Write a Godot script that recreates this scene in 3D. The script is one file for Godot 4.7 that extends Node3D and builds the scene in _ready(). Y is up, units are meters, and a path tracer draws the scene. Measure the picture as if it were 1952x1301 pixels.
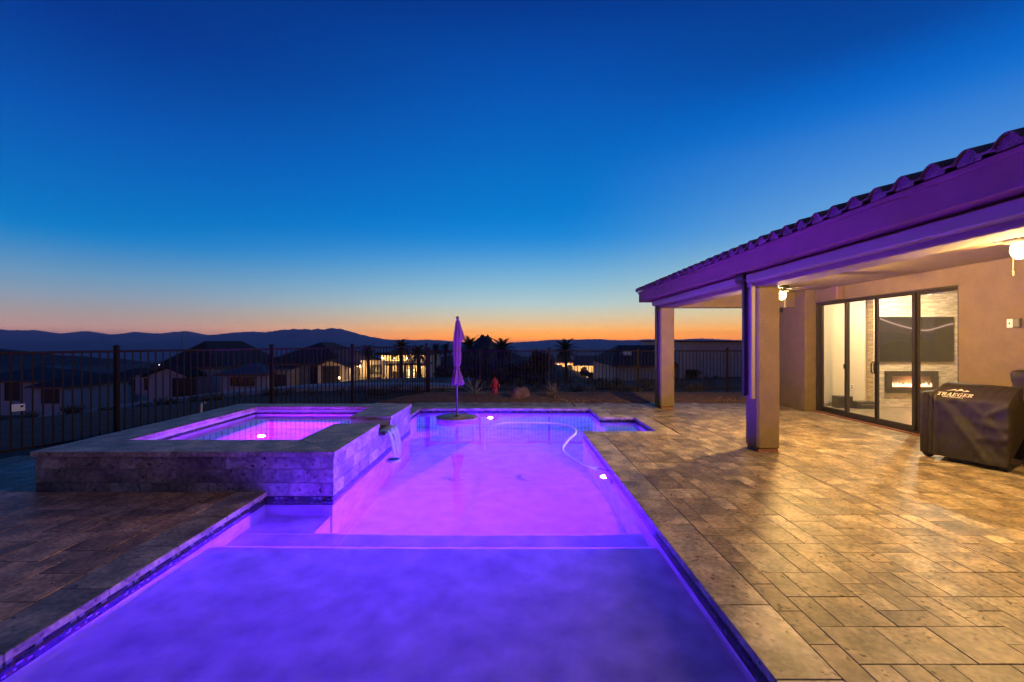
extends Node3D
# Dusk over a lit swimming pool. x to the right, y up, d = metres in front of the lens (z = -d).

var rng := RandomNumberGenerator.new()
var names := {}
var M := {}
var T := {}
var box_cache := {}
const YARD := [[-10.5, -3.0], [-9.7, 0.6], [-7.0, 6.3], [-6.43, 7.4], [-5.0, 9.5], [-3.93, 11.2], [-2.6, 13.8], [17.0, 13.8], [17.0, -3.0]]
const WATER := -0.10
const SPA_WATER := 0.315

# ---------------------------------------------------------------- helpers
func P(x: float, d: float, h: float = 0.0) -> Vector3:
	return Vector3(x, h, -d)

func lin(r: float, g: float, b: float) -> Color:
	return Color(r, g, b).linear_to_srgb()

func mat(r: float, g: float, b: float, rough := 0.8, metal := 0.0) -> StandardMaterial3D:
	var m := StandardMaterial3D.new()
	m.albedo_color = lin(r, g, b)
	m.roughness = rough
	m.metallic = metal
	return m

func glow(r: float, g: float, b: float, e: float) -> StandardMaterial3D:
	var m := mat(0.8, 0.8, 0.8, 0.5)
	m.emission_enabled = true
	m.emission = lin(r, g, b)
	m.emission_energy_multiplier = e
	return m

func grain(m: StandardMaterial3D, tex: String, scale: float, off := Vector3.ZERO, bump := "", cm := 0.2, world := true) -> StandardMaterial3D:
	m.uv1_triplanar = true
	m.uv1_world_triplanar = world
	m.uv1_scale = Vector3.ONE * scale
	m.uv1_offset = off
	if tex:
		m.albedo_texture = T[tex]
	if bump:
		m.heightmap_enabled = true
		m.heightmap_texture = T[bump]
		m.heightmap_scale = cm
	return m

func S() -> SurfaceTool:
	var st := SurfaceTool.new()
	st.begin(Mesh.PRIMITIVE_TRIANGLES)
	return st

func unique(parent: Node, called: String) -> String:
	var key := str(parent.get_instance_id()) + called
	var n: int = names.get(key, 0)
	names[key] = n + 1
	return called if n == 0 else "%s_%03d" % [called, n]

func put(called: String, mesh: Mesh, m: Material, parent: Node = self) -> MeshInstance3D:
	var o := MeshInstance3D.new()
	o.name = unique(parent, called)
	o.mesh = mesh
	if m:
		o.material_override = m
	parent.add_child(o, true)
	return o

func obj(called: String, st: SurfaceTool, m: Material, parent: Node = self, smooth := false) -> MeshInstance3D:
	if smooth:
		st.generate_normals()
	return put(called, st.commit(), m, parent)

func tag(o: Node, label: String, category: String, group := "") -> void:
	o.set_meta("label", label)
	o.set_meta("category", category)
	if group:
		o.set_meta("group", group)

func thing(called: String, label: String, category: String, at := Vector3.ZERO, turn := 0.0, group := "") -> Node3D:
	var o := Node3D.new()
	o.name = unique(self, called)
	add_child(o)
	o.position = at
	o.rotation.y = turn
	tag(o, label, category, group)
	return o

func setting(o: Node, label := "") -> void:
	o.set_meta("kind", "structure")
	if label:
		o.set_meta("label", label)

func base(called: String, label := "") -> Node3D:
	var o := Node3D.new()
	o.name = unique(self, called)
	add_child(o)
	setting(o, label)
	return o

func copy_thing(src: Node3D, called: String, label: String, at: Vector3, turn := 0.0, grow := 1.0) -> Node3D:
	var r: Node3D = src.duplicate()
	r.name = unique(self, called)
	add_child(r)
	r.position = at
	r.rotation.y = turn
	r.scale = Vector3.ONE * grow
	r.set_meta("label", label)
	return r

# corners counter-clockwise seen from the outside
func quad(st: SurfaceTool, a: Vector3, b: Vector3, c: Vector3, d: Vector3) -> void:
	var n := (b - a).cross(c - a)
	if n.length_squared() < 1e-14:
		n = (c - a).cross(d - a)
	n = n.normalized()
	for v in [a, c, b, a, d, c]:
		st.set_normal(n)
		st.add_vertex(v)

func tri(st: SurfaceTool, a: Vector3, b: Vector3, c: Vector3) -> void:
	var n := (b - a).cross(c - a).normalized()
	for v in [a, c, b]:
		st.set_normal(n)
		st.add_vertex(v)

# box with a small chamfer (ch = 0: plain)
func cbox(st: SurfaceTool, c: Vector3, s: Vector3, ch := 0.0, t := Transform3D.IDENTITY) -> void:
	var h := s * 0.5
	var q := func(x: float, y: float, z: float) -> Vector3: return t * (c + Vector3(x, y, z))
	var ix := h.x - ch
	var iy := h.y - ch
	var iz := h.z - ch
	quad(st, q.call(h.x, -iy, iz), q.call(h.x, -iy, -iz), q.call(h.x, iy, -iz), q.call(h.x, iy, iz))
	quad(st, q.call(-h.x, -iy, -iz), q.call(-h.x, -iy, iz), q.call(-h.x, iy, iz), q.call(-h.x, iy, -iz))
	quad(st, q.call(-ix, h.y, iz), q.call(ix, h.y, iz), q.call(ix, h.y, -iz), q.call(-ix, h.y, -iz))
	quad(st, q.call(-ix, -h.y, -iz), q.call(ix, -h.y, -iz), q.call(ix, -h.y, iz), q.call(-ix, -h.y, iz))
	quad(st, q.call(-ix, -iy, h.z), q.call(ix, -iy, h.z), q.call(ix, iy, h.z), q.call(-ix, iy, h.z))
	quad(st, q.call(ix, -iy, -h.z), q.call(-ix, -iy, -h.z), q.call(-ix, iy, -h.z), q.call(ix, iy, -h.z))
	if ch <= 0.0:
		return
	for sx in [-1.0, 1.0]:
		for sy in [-1.0, 1.0]:
			var a: Vector3 = q.call(sx * h.x, sy * iy, -iz)
			var b: Vector3 = q.call(sx * h.x, sy * iy, iz)
			var e: Vector3 = q.call(sx * ix, sy * h.y, iz)
			var f: Vector3 = q.call(sx * ix, sy * h.y, -iz)
			if sx * sy > 0:
				quad(st, b, a, f, e)
			else:
				quad(st, a, b, e, f)
		for sz in [-1.0, 1.0]:
			var a: Vector3 = q.call(sx * h.x, -iy, sz * iz)
			var b: Vector3 = q.call(sx * h.x, iy, sz * iz)
			var e: Vector3 = q.call(sx * ix, iy, sz * h.z)
			var f: Vector3 = q.call(sx * ix, -iy, sz * h.z)
			if sx * sz > 0:
				quad(st, a, b, e, f)
			else:
				quad(st, b, a, f, e)
	for sy in [-1.0, 1.0]:
		for sz in [-1.0, 1.0]:
			var a: Vector3 = q.call(-ix, sy * h.y, sz * iz)
			var b: Vector3 = q.call(ix, sy * h.y, sz * iz)
			var e: Vector3 = q.call(ix, sy * iy, sz * h.z)
			var f: Vector3 = q.call(-ix, sy * iy, sz * h.z)
			if sy * sz > 0:
				quad(st, b, a, f, e)
			else:
				quad(st, a, b, e, f)

# box given by its extents in x, d and h
func ext(st: SurfaceTool, x0: float, x1: float, d0: float, d1: float, h0: float, h1: float, ch := 0.0) -> void:
	cbox(st, Vector3((x0 + x1) / 2, (h0 + h1) / 2, -(d0 + d1) / 2), Vector3(absf(x1 - x0), absf(h1 - h0), absf(d1 - d0)), ch)

func xbox(called: String, m: Material, parent: Node, x0: float, x1: float, d0: float, d1: float, h0: float, h1: float, ch := 0.0) -> MeshInstance3D:
	var st := S()
	ext(st, x0, x1, d0, d1, h0, h1, ch)
	return obj(called, st, m, parent)

func shared_box(s: Vector3, ch: float) -> Mesh:
	var key := "%d_%d_%d_%d" % [roundi(s.x * 1000), roundi(s.y * 1000), roundi(s.z * 1000), roundi(ch * 10000)]
	if not box_cache.has(key):
		var st := S()
		cbox(st, Vector3.ZERO, s, ch)
		box_cache[key] = st.commit()
	return box_cache[key]

# rings of points joined into a skin; smooth
func skin(st: SurfaceTool, rings: Array, closed := true) -> void:
	var n: int = rings[0].size()
	for i in rings.size() - 1:
		for j in (n if closed else n - 1):
			var k := (j + 1) % n
			var a: Vector3 = rings[i][j]
			var b: Vector3 = rings[i][k]
			var c: Vector3 = rings[i + 1][k]
			var d: Vector3 = rings[i + 1][j]
			for v in [a, c, b, a, d, c]:
				st.add_vertex(v)

func lathe(st: SurfaceTool, prof: Array, segs: int, at := Vector3.ZERO, t := Basis.IDENTITY) -> void:
	var rings := []
	for p in prof:
		var ring := []
		for j in segs:
			var a := TAU * j / segs
			ring.append(at + t * Vector3(cos(a) * p[0], p[1], -sin(a) * p[0]))
		rings.append(ring)
	skin(st, rings)

func tube(st: SurfaceTool, pts: Array, radii: Array, segs := 8) -> void:
	var rings := []
	for i in pts.size():
		var p: Vector3 = pts[i]
		var dir: Vector3 = (pts[mini(i + 1, pts.size() - 1)] - pts[maxi(i - 1, 0)]).normalized()
		var up := Vector3.UP if absf(dir.y) < 0.9 else Vector3.RIGHT
		var sx := dir.cross(up).normalized()
		var sy := sx.cross(dir)
		var r: float = radii[mini(i, radii.size() - 1)]
		var ring := []
		for j in segs:
			var a := TAU * j / segs
			ring.append(p + (sx * cos(a) + sy * sin(a)) * r)
		rings.append(ring)
	skin(st, rings)

func curve_pts(pts: Array, per := 6) -> Array:
	var out := []
	for i in pts.size() - 1:
		var p0: Vector3 = pts[maxi(i - 1, 0)]
		var p1: Vector3 = pts[i]
		var p2: Vector3 = pts[i + 1]
		var p3: Vector3 = pts[mini(i + 2, pts.size() - 1)]
		for k in per:
			out.append(p1.cubic_interpolate(p2, p0, p3, float(k) / per))
	out.append(pts[pts.size() - 1])
	return out

func polygon(st: SurfaceTool, pts: Array, h: float) -> void:   # flat polygon in (x, d), facing up
	var v := PackedVector2Array()
	for p in pts:
		v.append(Vector2(p[0], p[1]))
	var ix := Geometry2D.triangulate_polygon(v)
	for i in range(0, ix.size(), 3):
		var a := P(v[ix[i]].x, v[ix[i]].y, h)
		var b := P(v[ix[i + 1]].x, v[ix[i + 1]].y, h)
		var c := P(v[ix[i + 2]].x, v[ix[i + 2]].y, h)
		if (b - a).cross(c - a).y > 0:
			tri(st, a, b, c)
		else:
			tri(st, a, c, b)

func lamp(parent: Node, at: Vector3, r: float, g: float, b: float, e: float, size := 0.06) -> OmniLight3D:
	var l := OmniLight3D.new()
	l.name = unique(parent, "lamp_light")
	l.light_color = lin(r, g, b)
	l.light_energy = e
	l.light_size = size
	l.omni_range = 40.0
	l.omni_attenuation = 2.0
	l.shadow_enabled = true
	parent.add_child(l)
	l.position = at
	return l

# a lamp that shines along its parent's z axis, tipped down a little
func beam(parent: Node3D, at: Vector3, r: float, g: float, b: float, e: float, size: float) -> void:
	var l := SpotLight3D.new()
	l.name = unique(parent, "lamp_light")
	l.light_color = lin(r, g, b)
	l.light_energy = e
	l.light_size = size
	l.spot_range = 40.0
	l.spot_attenuation = 2.0
	l.spot_angle = 88.0
	l.spot_angle_attenuation = 1.0
	l.shadow_enabled = true
	parent.add_child(l)
	l.position = at
	l.rotation = Vector3(deg_to_rad(-6.0), PI, 0)

func noise(freq: float, seed_: int, oct := 4, type := FastNoiseLite.TYPE_SIMPLEX_SMOOTH) -> FastNoiseLite:
	var n := FastNoiseLite.new()
	n.noise_type = type
	n.frequency = freq
	n.seed = seed_
	n.fractal_octaves = oct
	return n

# ---------------------------------------------------------------- textures
func make_textures() -> void:
	var w := 512
	var big := noise(0.006, 1, 5).get_seamless_image(w, w)
	var fine := noise(0.05, 2, 3).get_seamless_image(w, w)
	var vein := noise(0.010, 3, 4)
	vein.fractal_type = FastNoiseLite.FRACTAL_RIDGED
	var veins := vein.get_seamless_image(w, w)
	var pitn := noise(0.035, 4, 2)
	var pit := pitn.get_seamless_image(w, w)
	var patchy := noise(0.008, 5, 2).get_seamless_image(w, w)
	var col := Image.create(w, w, false, Image.FORMAT_RGB8)
	var hgt := Image.create(w, w, false, Image.FORMAT_RGB8)
	for y in w:
		for x in w:
			var b := big.get_pixel(x, y).r
			var f := fine.get_pixel(x, y).r
			var v := veins.get_pixel(x, y).r
			var p := pit.get_pixel(x, y).r
			var q := patchy.get_pixel(x, y).r
			var shade := 0.78 + 0.46 * (b - 0.5) + 0.34 * (f - 0.5) - 0.30 * smoothstep(0.78, 0.95, v)
			var hole := smoothstep(0.76, 0.82, p) * smoothstep(0.52, 0.66, q)
			shade *= 1.0 - 0.6 * hole
			var warm := 0.05 * (q - 0.5)
			col.set_pixel(x, y, Color(clampf(shade + warm, 0, 1), clampf(shade, 0, 1), clampf(shade - warm * 1.5, 0, 1)))
			var hh := clampf(0.75 + 0.25 * (f - 0.5) + 0.2 * (b - 0.5) - 0.7 * hole, 0, 1)
			hgt.set_pixel(x, y, Color(hh, hh, hh))
	T.travertine = ImageTexture.create_from_image(col)
	T.travertine_relief = ImageTexture.create_from_image(hgt)
	# stucco, gravel and cloth reliefs, and a mottled tone
	T.stucco = ImageTexture.create_from_image(noise(0.06, 11, 4).get_seamless_image(w, w))
	T.soft = ImageTexture.create_from_image(noise(0.012, 12, 4).get_seamless_image(w, w))
	var mot := noise(0.01, 13, 5).get_seamless_image(w, w)
	var mott := Image.create(w, w, false, Image.FORMAT_RGB8)
	for y in w:
		for x in w:
			var s := 0.86 + 0.24 * (mot.get_pixel(x, y).r - 0.5)
			mott.set_pixel(x, y, Color(s, s, s))
	T.mottled = ImageTexture.create_from_image(mott)
	var fai := Image.create(w, w, false, Image.FORMAT_RGB8)
	for y in w:
		for x in w:
			var s := 0.92 + 0.10 * (mot.get_pixel(x, y).r - 0.5) + 0.04 * (fine.get_pixel(x, y).r - 0.5)
			fai.set_pixel(x, y, Color(s, s, s))
	T.faint = ImageTexture.create_from_image(fai)
	var gr := noise(0.09, 14, 4).get_seamless_image(w, w)
	var gra := Image.create(w, w, false, Image.FORMAT_RGB8)
	for y in w:
		for x in w:
			var s := clampf(0.70 + 0.9 * (gr.get_pixel(x, y).r - 0.5) + 0.4 * (mot.get_pixel(x, y).r - 0.5), 0.1, 1)
			gra.set_pixel(x, y, Color(s, s, s))
	T.gravel = ImageTexture.create_from_image(gra)
	# glass mosaic: small pieces of mixed tone with grout, 16 x 16 to the sheet
	var mo := Image.create(256, 256, false, Image.FORMAT_RGB8)
	var mh := Image.create(256, 256, false, Image.FORMAT_RGB8)
	mo.fill(Color(0.30, 0.28, 0.26))
	mh.fill(Color(0.2, 0.2, 0.2))
	for j in 16:
		var x := -rng.randi_range(0, 12)
		while x < 256:
			var wd := rng.randi_range(9, 30)
			var t := rng.randf()
			var c := Color(0.16, 0.20, 0.30) if t < 0.4 else Color(0.30, 0.24, 0.20) if t < 0.7 else Color(0.55, 0.55, 0.58) if t < 0.85 else Color(0.09, 0.10, 0.16)
			mo.fill_rect(Rect2i(x + 1, j * 16 + 1, wd - 2, 14), c)
			var k := rng.randf_range(0.6, 1.0)
			mh.fill_rect(Rect2i(x + 1, j * 16 + 1, wd - 2, 14), Color(k, k, k))
			x += wd
	T.mosaic = ImageTexture.create_from_image(mo)
	T.mosaic_relief = ImageTexture.create_from_image(mh)
	# stacked ledge stone (pieces of one or two centimetres)
	var le := Image.create(512, 512, false, Image.FORMAT_RGB8)
	var lh := Image.create(512, 512, false, Image.FORMAT_RGB8)
	var y0 := 0
	while y0 < 512:
		var hh := rng.randi_range(9, 20)
		var x := 0
		while x < 512:
			var wd := rng.randi_range(50, 150)
			var t := rng.randf_range(0.78, 1.0)
			le.fill_rect(Rect2i(x, y0, wd, hh), Color(t, t * 0.98, t * 0.95))
			var k := rng.randf_range(0.2, 1.0)
			lh.fill_rect(Rect2i(x, y0, wd, hh), Color(k, k, k))
			x += wd
		y0 += hh
	T.ledge = ImageTexture.create_from_image(le)
	T.ledge_relief = ImageTexture.create_from_image(lh)

func make_materials() -> void:
	# travertine in several tones
	var tones := [[0.46, 0.36, 0.24], [0.41, 0.31, 0.20], [0.51, 0.41, 0.285], [0.33, 0.25, 0.165], [0.44, 0.34, 0.22], [0.62, 0.51, 0.37], [0.38, 0.295, 0.20], [0.48, 0.375, 0.25], [0.42, 0.325, 0.22], [0.28, 0.215, 0.15], [0.45, 0.345, 0.225], [0.54, 0.44, 0.31]]
	M.pavers = []
	M.terrace = []
	for i in tones.size():
		var t: Array = tones[i]
		var m := grain(mat(t[0] * 0.98, t[1] * 0.95, t[2] * 0.90, 0.50), "travertine", 0.62 if i % 2 == 0 else 0.85, Vector3(0.137 * i, 0.31 * i, 0.223 * i), "travertine_relief", 0.25)
		m.metallic_specular = 0.42
		M.pavers.append(m)
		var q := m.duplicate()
		q.albedo_color = lin(t[0] * 1.65, t[1] * 1.25, t[2] * 1.05)  # same stone, brightened and warmed: lamp light put into the colour
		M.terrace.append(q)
	M.cladding = []
	for i in 6:
		var t: Array = [[0.44, 0.36, 0.31], [0.34, 0.27, 0.23], [0.50, 0.41, 0.35], [0.24, 0.19, 0.165], [0.40, 0.325, 0.28], [0.46, 0.38, 0.33]][i]
		M.cladding.append(grain(mat(t[0], t[1], t[2], 0.6), "travertine", 0.55, Vector3(0.2 * i, 0.33 * i, 0.41 * i), "soft", 0.12))
	M.coping = []
	for i in 4:
		var t: Array = [[0.55, 0.43, 0.31], [0.50, 0.39, 0.28], [0.60, 0.48, 0.34], [0.53, 0.42, 0.30]][i]
		M.coping.append(grain(mat(t[0], t[1], t[2], 0.45), "travertine", 0.7, Vector3(0.27 * i, 0.5 * i, 0.61 * i), "travertine_relief", 0.2))
	M.mortar = grain(mat(0.30, 0.235, 0.165, 0.9), "gravel", 1.0)
	M.plaster = grain(mat(0.60, 0.58, 0.62, 0.7), "mottled", 0.5, Vector3.ZERO, "stucco", 0.1)
	M.mosaic = grain(mat(0.55, 0.55, 0.6, 0.12), "mosaic", 2.5, Vector3.ZERO, "mosaic_relief", 0.3)
	M.water = mat(1, 1, 1, 0.0)
	M.water.albedo_color = Color(1, 1, 1, 0)
	M.water.refraction_enabled = true
	M.water.refraction_scale = 0.033
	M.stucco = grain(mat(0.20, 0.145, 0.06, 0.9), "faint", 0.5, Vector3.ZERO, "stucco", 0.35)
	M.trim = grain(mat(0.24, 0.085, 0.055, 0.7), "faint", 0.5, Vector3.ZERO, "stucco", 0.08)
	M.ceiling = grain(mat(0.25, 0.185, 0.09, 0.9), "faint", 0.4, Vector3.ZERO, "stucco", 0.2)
	M.roof_tile = []
	for i in 4:
		var t: Array = [[0.34, 0.17, 0.12], [0.40, 0.22, 0.16], [0.28, 0.15, 0.11], [0.36, 0.20, 0.15]][i]
		M.roof_tile.append(grain(mat(t[0], t[1], t[2], 0.75), "gravel", 1.4, Vector3(0.2 * i, 0, 0.3 * i), "stucco", 0.2))
	M.housing = mat(0.24, 0.19, 0.11, 0.5, 0.0)
	M.bronze = mat(0.035, 0.028, 0.025, 0.4, 0.2)
	M.black = mat(0.012, 0.011, 0.010, 0.35)
	M.fence = mat(0.020, 0.013, 0.014, 0.5, 0.0)
	M.fence.metallic_specular = 0.2
	M.glass = mat(1, 1, 1, 0.02)
	M.glass.transparency = BaseMaterial3D.TRANSPARENCY_ALPHA
	M.glass.albedo_color = Color(1, 1, 1, 0.04)
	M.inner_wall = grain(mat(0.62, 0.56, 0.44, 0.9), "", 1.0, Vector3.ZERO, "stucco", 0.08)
	M.ledge = grain(mat(0.72, 0.64, 0.50, 0.8), "ledge", 1.1, Vector3.ZERO, "ledge_relief", 0.25)
	M.floor_tile = grain(mat(0.46, 0.38, 0.27, 0.35), "mottled", 0.8)
	M.white = mat(0.75, 0.74, 0.70, 0.5)
	M.cover = grain(mat(0.024, 0.017, 0.011, 0.5), "faint", 2.0, Vector3.ZERO, "stucco", 0.06)
	M.cover.roughness = 0.62
	M.cover.metallic_specular = 0.4
	M.print = mat(0.75, 0.66, 0.52, 0.7)
	M.rubber = mat(0.02, 0.02, 0.02, 0.8)
	M.soil = grain(mat(0.36, 0.20, 0.12, 0.95), "gravel", 0.9, Vector3.ZERO, "gravel", 1.5)
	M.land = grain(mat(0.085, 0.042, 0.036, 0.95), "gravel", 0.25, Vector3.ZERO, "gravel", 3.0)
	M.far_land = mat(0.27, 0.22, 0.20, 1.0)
	M.frond = mat(0.022, 0.030, 0.016, 0.8)
	M.trunk = grain(mat(0.10, 0.07, 0.05, 0.95), "gravel", 2.0, Vector3.ZERO, "gravel", 2.0)
	M.agave = mat(0.20, 0.22, 0.18, 0.55)
	M.rock = grain(mat(0.50, 0.29, 0.19, 0.9), "gravel", 1.2, Vector3.ZERO, "gravel", 2.0)
	M.canvas = grain(mat(0.20, 0.085, 0.08, 0.9), "mottled", 2.0)
	M.pole = mat(0.10, 0.08, 0.07, 0.45, 0.4)

# ---------------------------------------------------------------- sky
func ramp(tab: Array, e: float) -> Vector3:
	var n := tab.size()
	if e <= tab[0][0]:
		return Vector3(tab[0][1], tab[0][2], tab[0][3])
	for i in n - 1:
		if e <= tab[i + 1][0]:
			var a: Array = tab[i]
			var b: Array = tab[i + 1]
			var t: float = (e - a[0]) / (b[0] - a[0])
			return Vector3(lerpf(a[1], b[1], t), lerpf(a[2], b[2], t), lerpf(a[3], b[3], t))
	return Vector3(tab[n - 1][1], tab[n - 1][2], tab[n - 1][3])

func to_lin(v: Vector3) -> Vector3:
	var c := Color(v.x / 255.0, v.y / 255.0, v.z / 255.0).srgb_to_linear()
	return Vector3(c.r, c.g, c.b)

func make_sky() -> Sky:
	# colour by height in degrees: towards the afterglow, to its left, to its right, and away from it
	var mid := [[-1, 255, 135, 55], [0.2, 255, 150, 70], [0.9, 248, 166, 92], [1.65, 232, 178, 118], [2.3, 216, 183, 143], [3.3, 196, 190, 168], [4.6, 168, 191, 194], [6.6, 135, 178, 200], [8.6, 104, 163, 203], [11.1, 60, 141, 203], [13, 25, 127, 202], [16, 0, 115, 195], [22, 0, 99, 184], [27.4, 0, 84, 173], [32.4, 0, 69, 158], [37, 0, 52, 134], [90, 0, 30, 92]]
	var left := [[-1, 176, 128, 124], [1, 172, 135, 134], [2.4, 156, 142, 144], [4.2, 128, 146, 166], [6.1, 98, 142, 178], [7.9, 66, 131, 184], [10.2, 14, 117, 188], [12, 0, 109, 184], [20.2, 0, 80, 168], [28, 0, 52, 136], [37, 0, 42, 115], [90, 0, 30, 92]]
	var right := [[-1, 240, 140, 70], [1, 236, 152, 82], [3, 216, 186, 130], [5, 190, 191, 166], [8, 148, 178, 188], [12, 100, 154, 206], [16.7, 68, 132, 204], [20, 46, 117, 199], [23, 10, 100, 192], [25, 0, 88, 181], [28, 0, 67, 152], [37, 0, 46, 123], [90, 0, 30, 92]]
	var away := [[-1, 50, 62, 100], [4, 70, 80, 120], [10, 40, 80, 140], [20, 0, 62, 135], [37, 0, 40, 110], [90, 0, 28, 88]]
	var w := 1024
	var h := 512
	var im := Image.create(w, h, false, Image.FORMAT_RGBF)
	for y in h:
		var e := 90.0 - (y + 0.5) / h * 180.0
		# share of the sky's own light that comes through the haze, which then adds its own
		var clear := exp(-0.00026 * minf(3750.0, 74.0 / sin(deg_to_rad(maxf(e, 0.3)))))
		var cm := to_lin(ramp(mid, e))
		var cl := to_lin(ramp(left, e))
		var cr := to_lin(ramp(right, e))
		var ca := to_lin(ramp(away, e))
		for x in w:
			var az := wrapf((x + 0.5) / w * 360.0, -180.0, 180.0)   # the panorama begins straight ahead
			var c: Vector3
			if az < -45.0:
				c = cl.lerp(ca, smoothstep(-45.0, -130.0, az))
			elif az < 4.0:
				c = cl.lerp(cm, smoothstep(-45.0, 4.0, az))
			elif az < 42.0:
				c = cm.lerp(cr, smoothstep(4.0, 42.0, az))
			else:
				c = cr.lerp(ca, smoothstep(42.0, 150.0, az))
			c = (c - Vector3(0.022, 0.06, 0.14) * (1.0 - clear)) / clear
			im.set_pixel(x, y, Color(maxf(c.x, 0.0), maxf(c.y, 0.0), maxf(c.z, 0.01)))
	var pm := PanoramaSkyMaterial.new()
	pm.panorama = ImageTexture.create_from_image(im)
	var sky := Sky.new()
	sky.sky_material = pm
	return sky

func _ready() -> void:
	rng.seed = 7
	# ---- camera, sky and exposure (the sun has set; nothing but the sky and the lamps gives light)
	var cam := Camera3D.new()
	cam.name = "camera"
	cam.position = Vector3(0, 1.6, 0)
	cam.fov = rad_to_deg(2.0 * atan(650.5 / 868.0))
	cam.near = 0.05
	cam.far = 9000.0
	add_child(cam)
	cam.current = true
	var we := WorldEnvironment.new()
	we.name = "world_environment"
	var env := Environment.new()
	env.background_mode = Environment.BG_SKY
	env.sky = make_sky()
	env.background_energy_multiplier = 1.0
	env.tonemap_mode = Environment.TONE_MAPPER_LINEAR
	env.tonemap_exposure = 1.15
	env.sdfgi_enabled = true
	env.ssao_enabled = true
	env.ssil_enabled = true
	env.fog_enabled = true
	env.fog_density = 0.00026
	env.fog_light_color = Color(0.92, 0.86, 1.0)
	we.environment = env
	add_child(we)
	make_textures()
	make_materials()
	# ---- setting
	build_land()
	build_yard()
	build_pool()
	build_spa()
	build_house()
	build_neighbours()
	build_fence()
	build_plants()
	build_patio_things()
	build_room_things()
	build_pool_things()

# ---------------------------------------------------------------- land
func yard_poly() -> PackedVector2Array:
	var v := PackedVector2Array()
	for p in YARD:
		v.append(Vector2(p[0], p[1]))
	return v

func ground_h(x: float, d: float, poly: PackedVector2Array, n: FastNoiseLite) -> float:
	var q := Vector2(x, d)
	var dist := 1e9
	for i in poly.size():
		var c := Geometry2D.get_closest_point_to_segment(q, poly[i], poly[(i + 1) % poly.size()])
		dist = minf(dist, q.distance_to(c))
	if Geometry2D.is_point_in_polygon(q, poly):
		return -0.15 if dist < 0.55 else -2.6
	var low := -2.7 + 0.05 * clampf(x, -60.0, 20.0)
	var y := lerpf(-0.12, low, smoothstep(0.3, 36.0, dist))
	y -= 4.2 * smoothstep(30.0, 72.0, dist)
	y = lerpf(y, -34.0, smoothstep(80.0, 900.0, dist))
	return y + n.get_noise_2d(x, d) * (0.12 + 0.9 * smoothstep(60, 300, dist))

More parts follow.
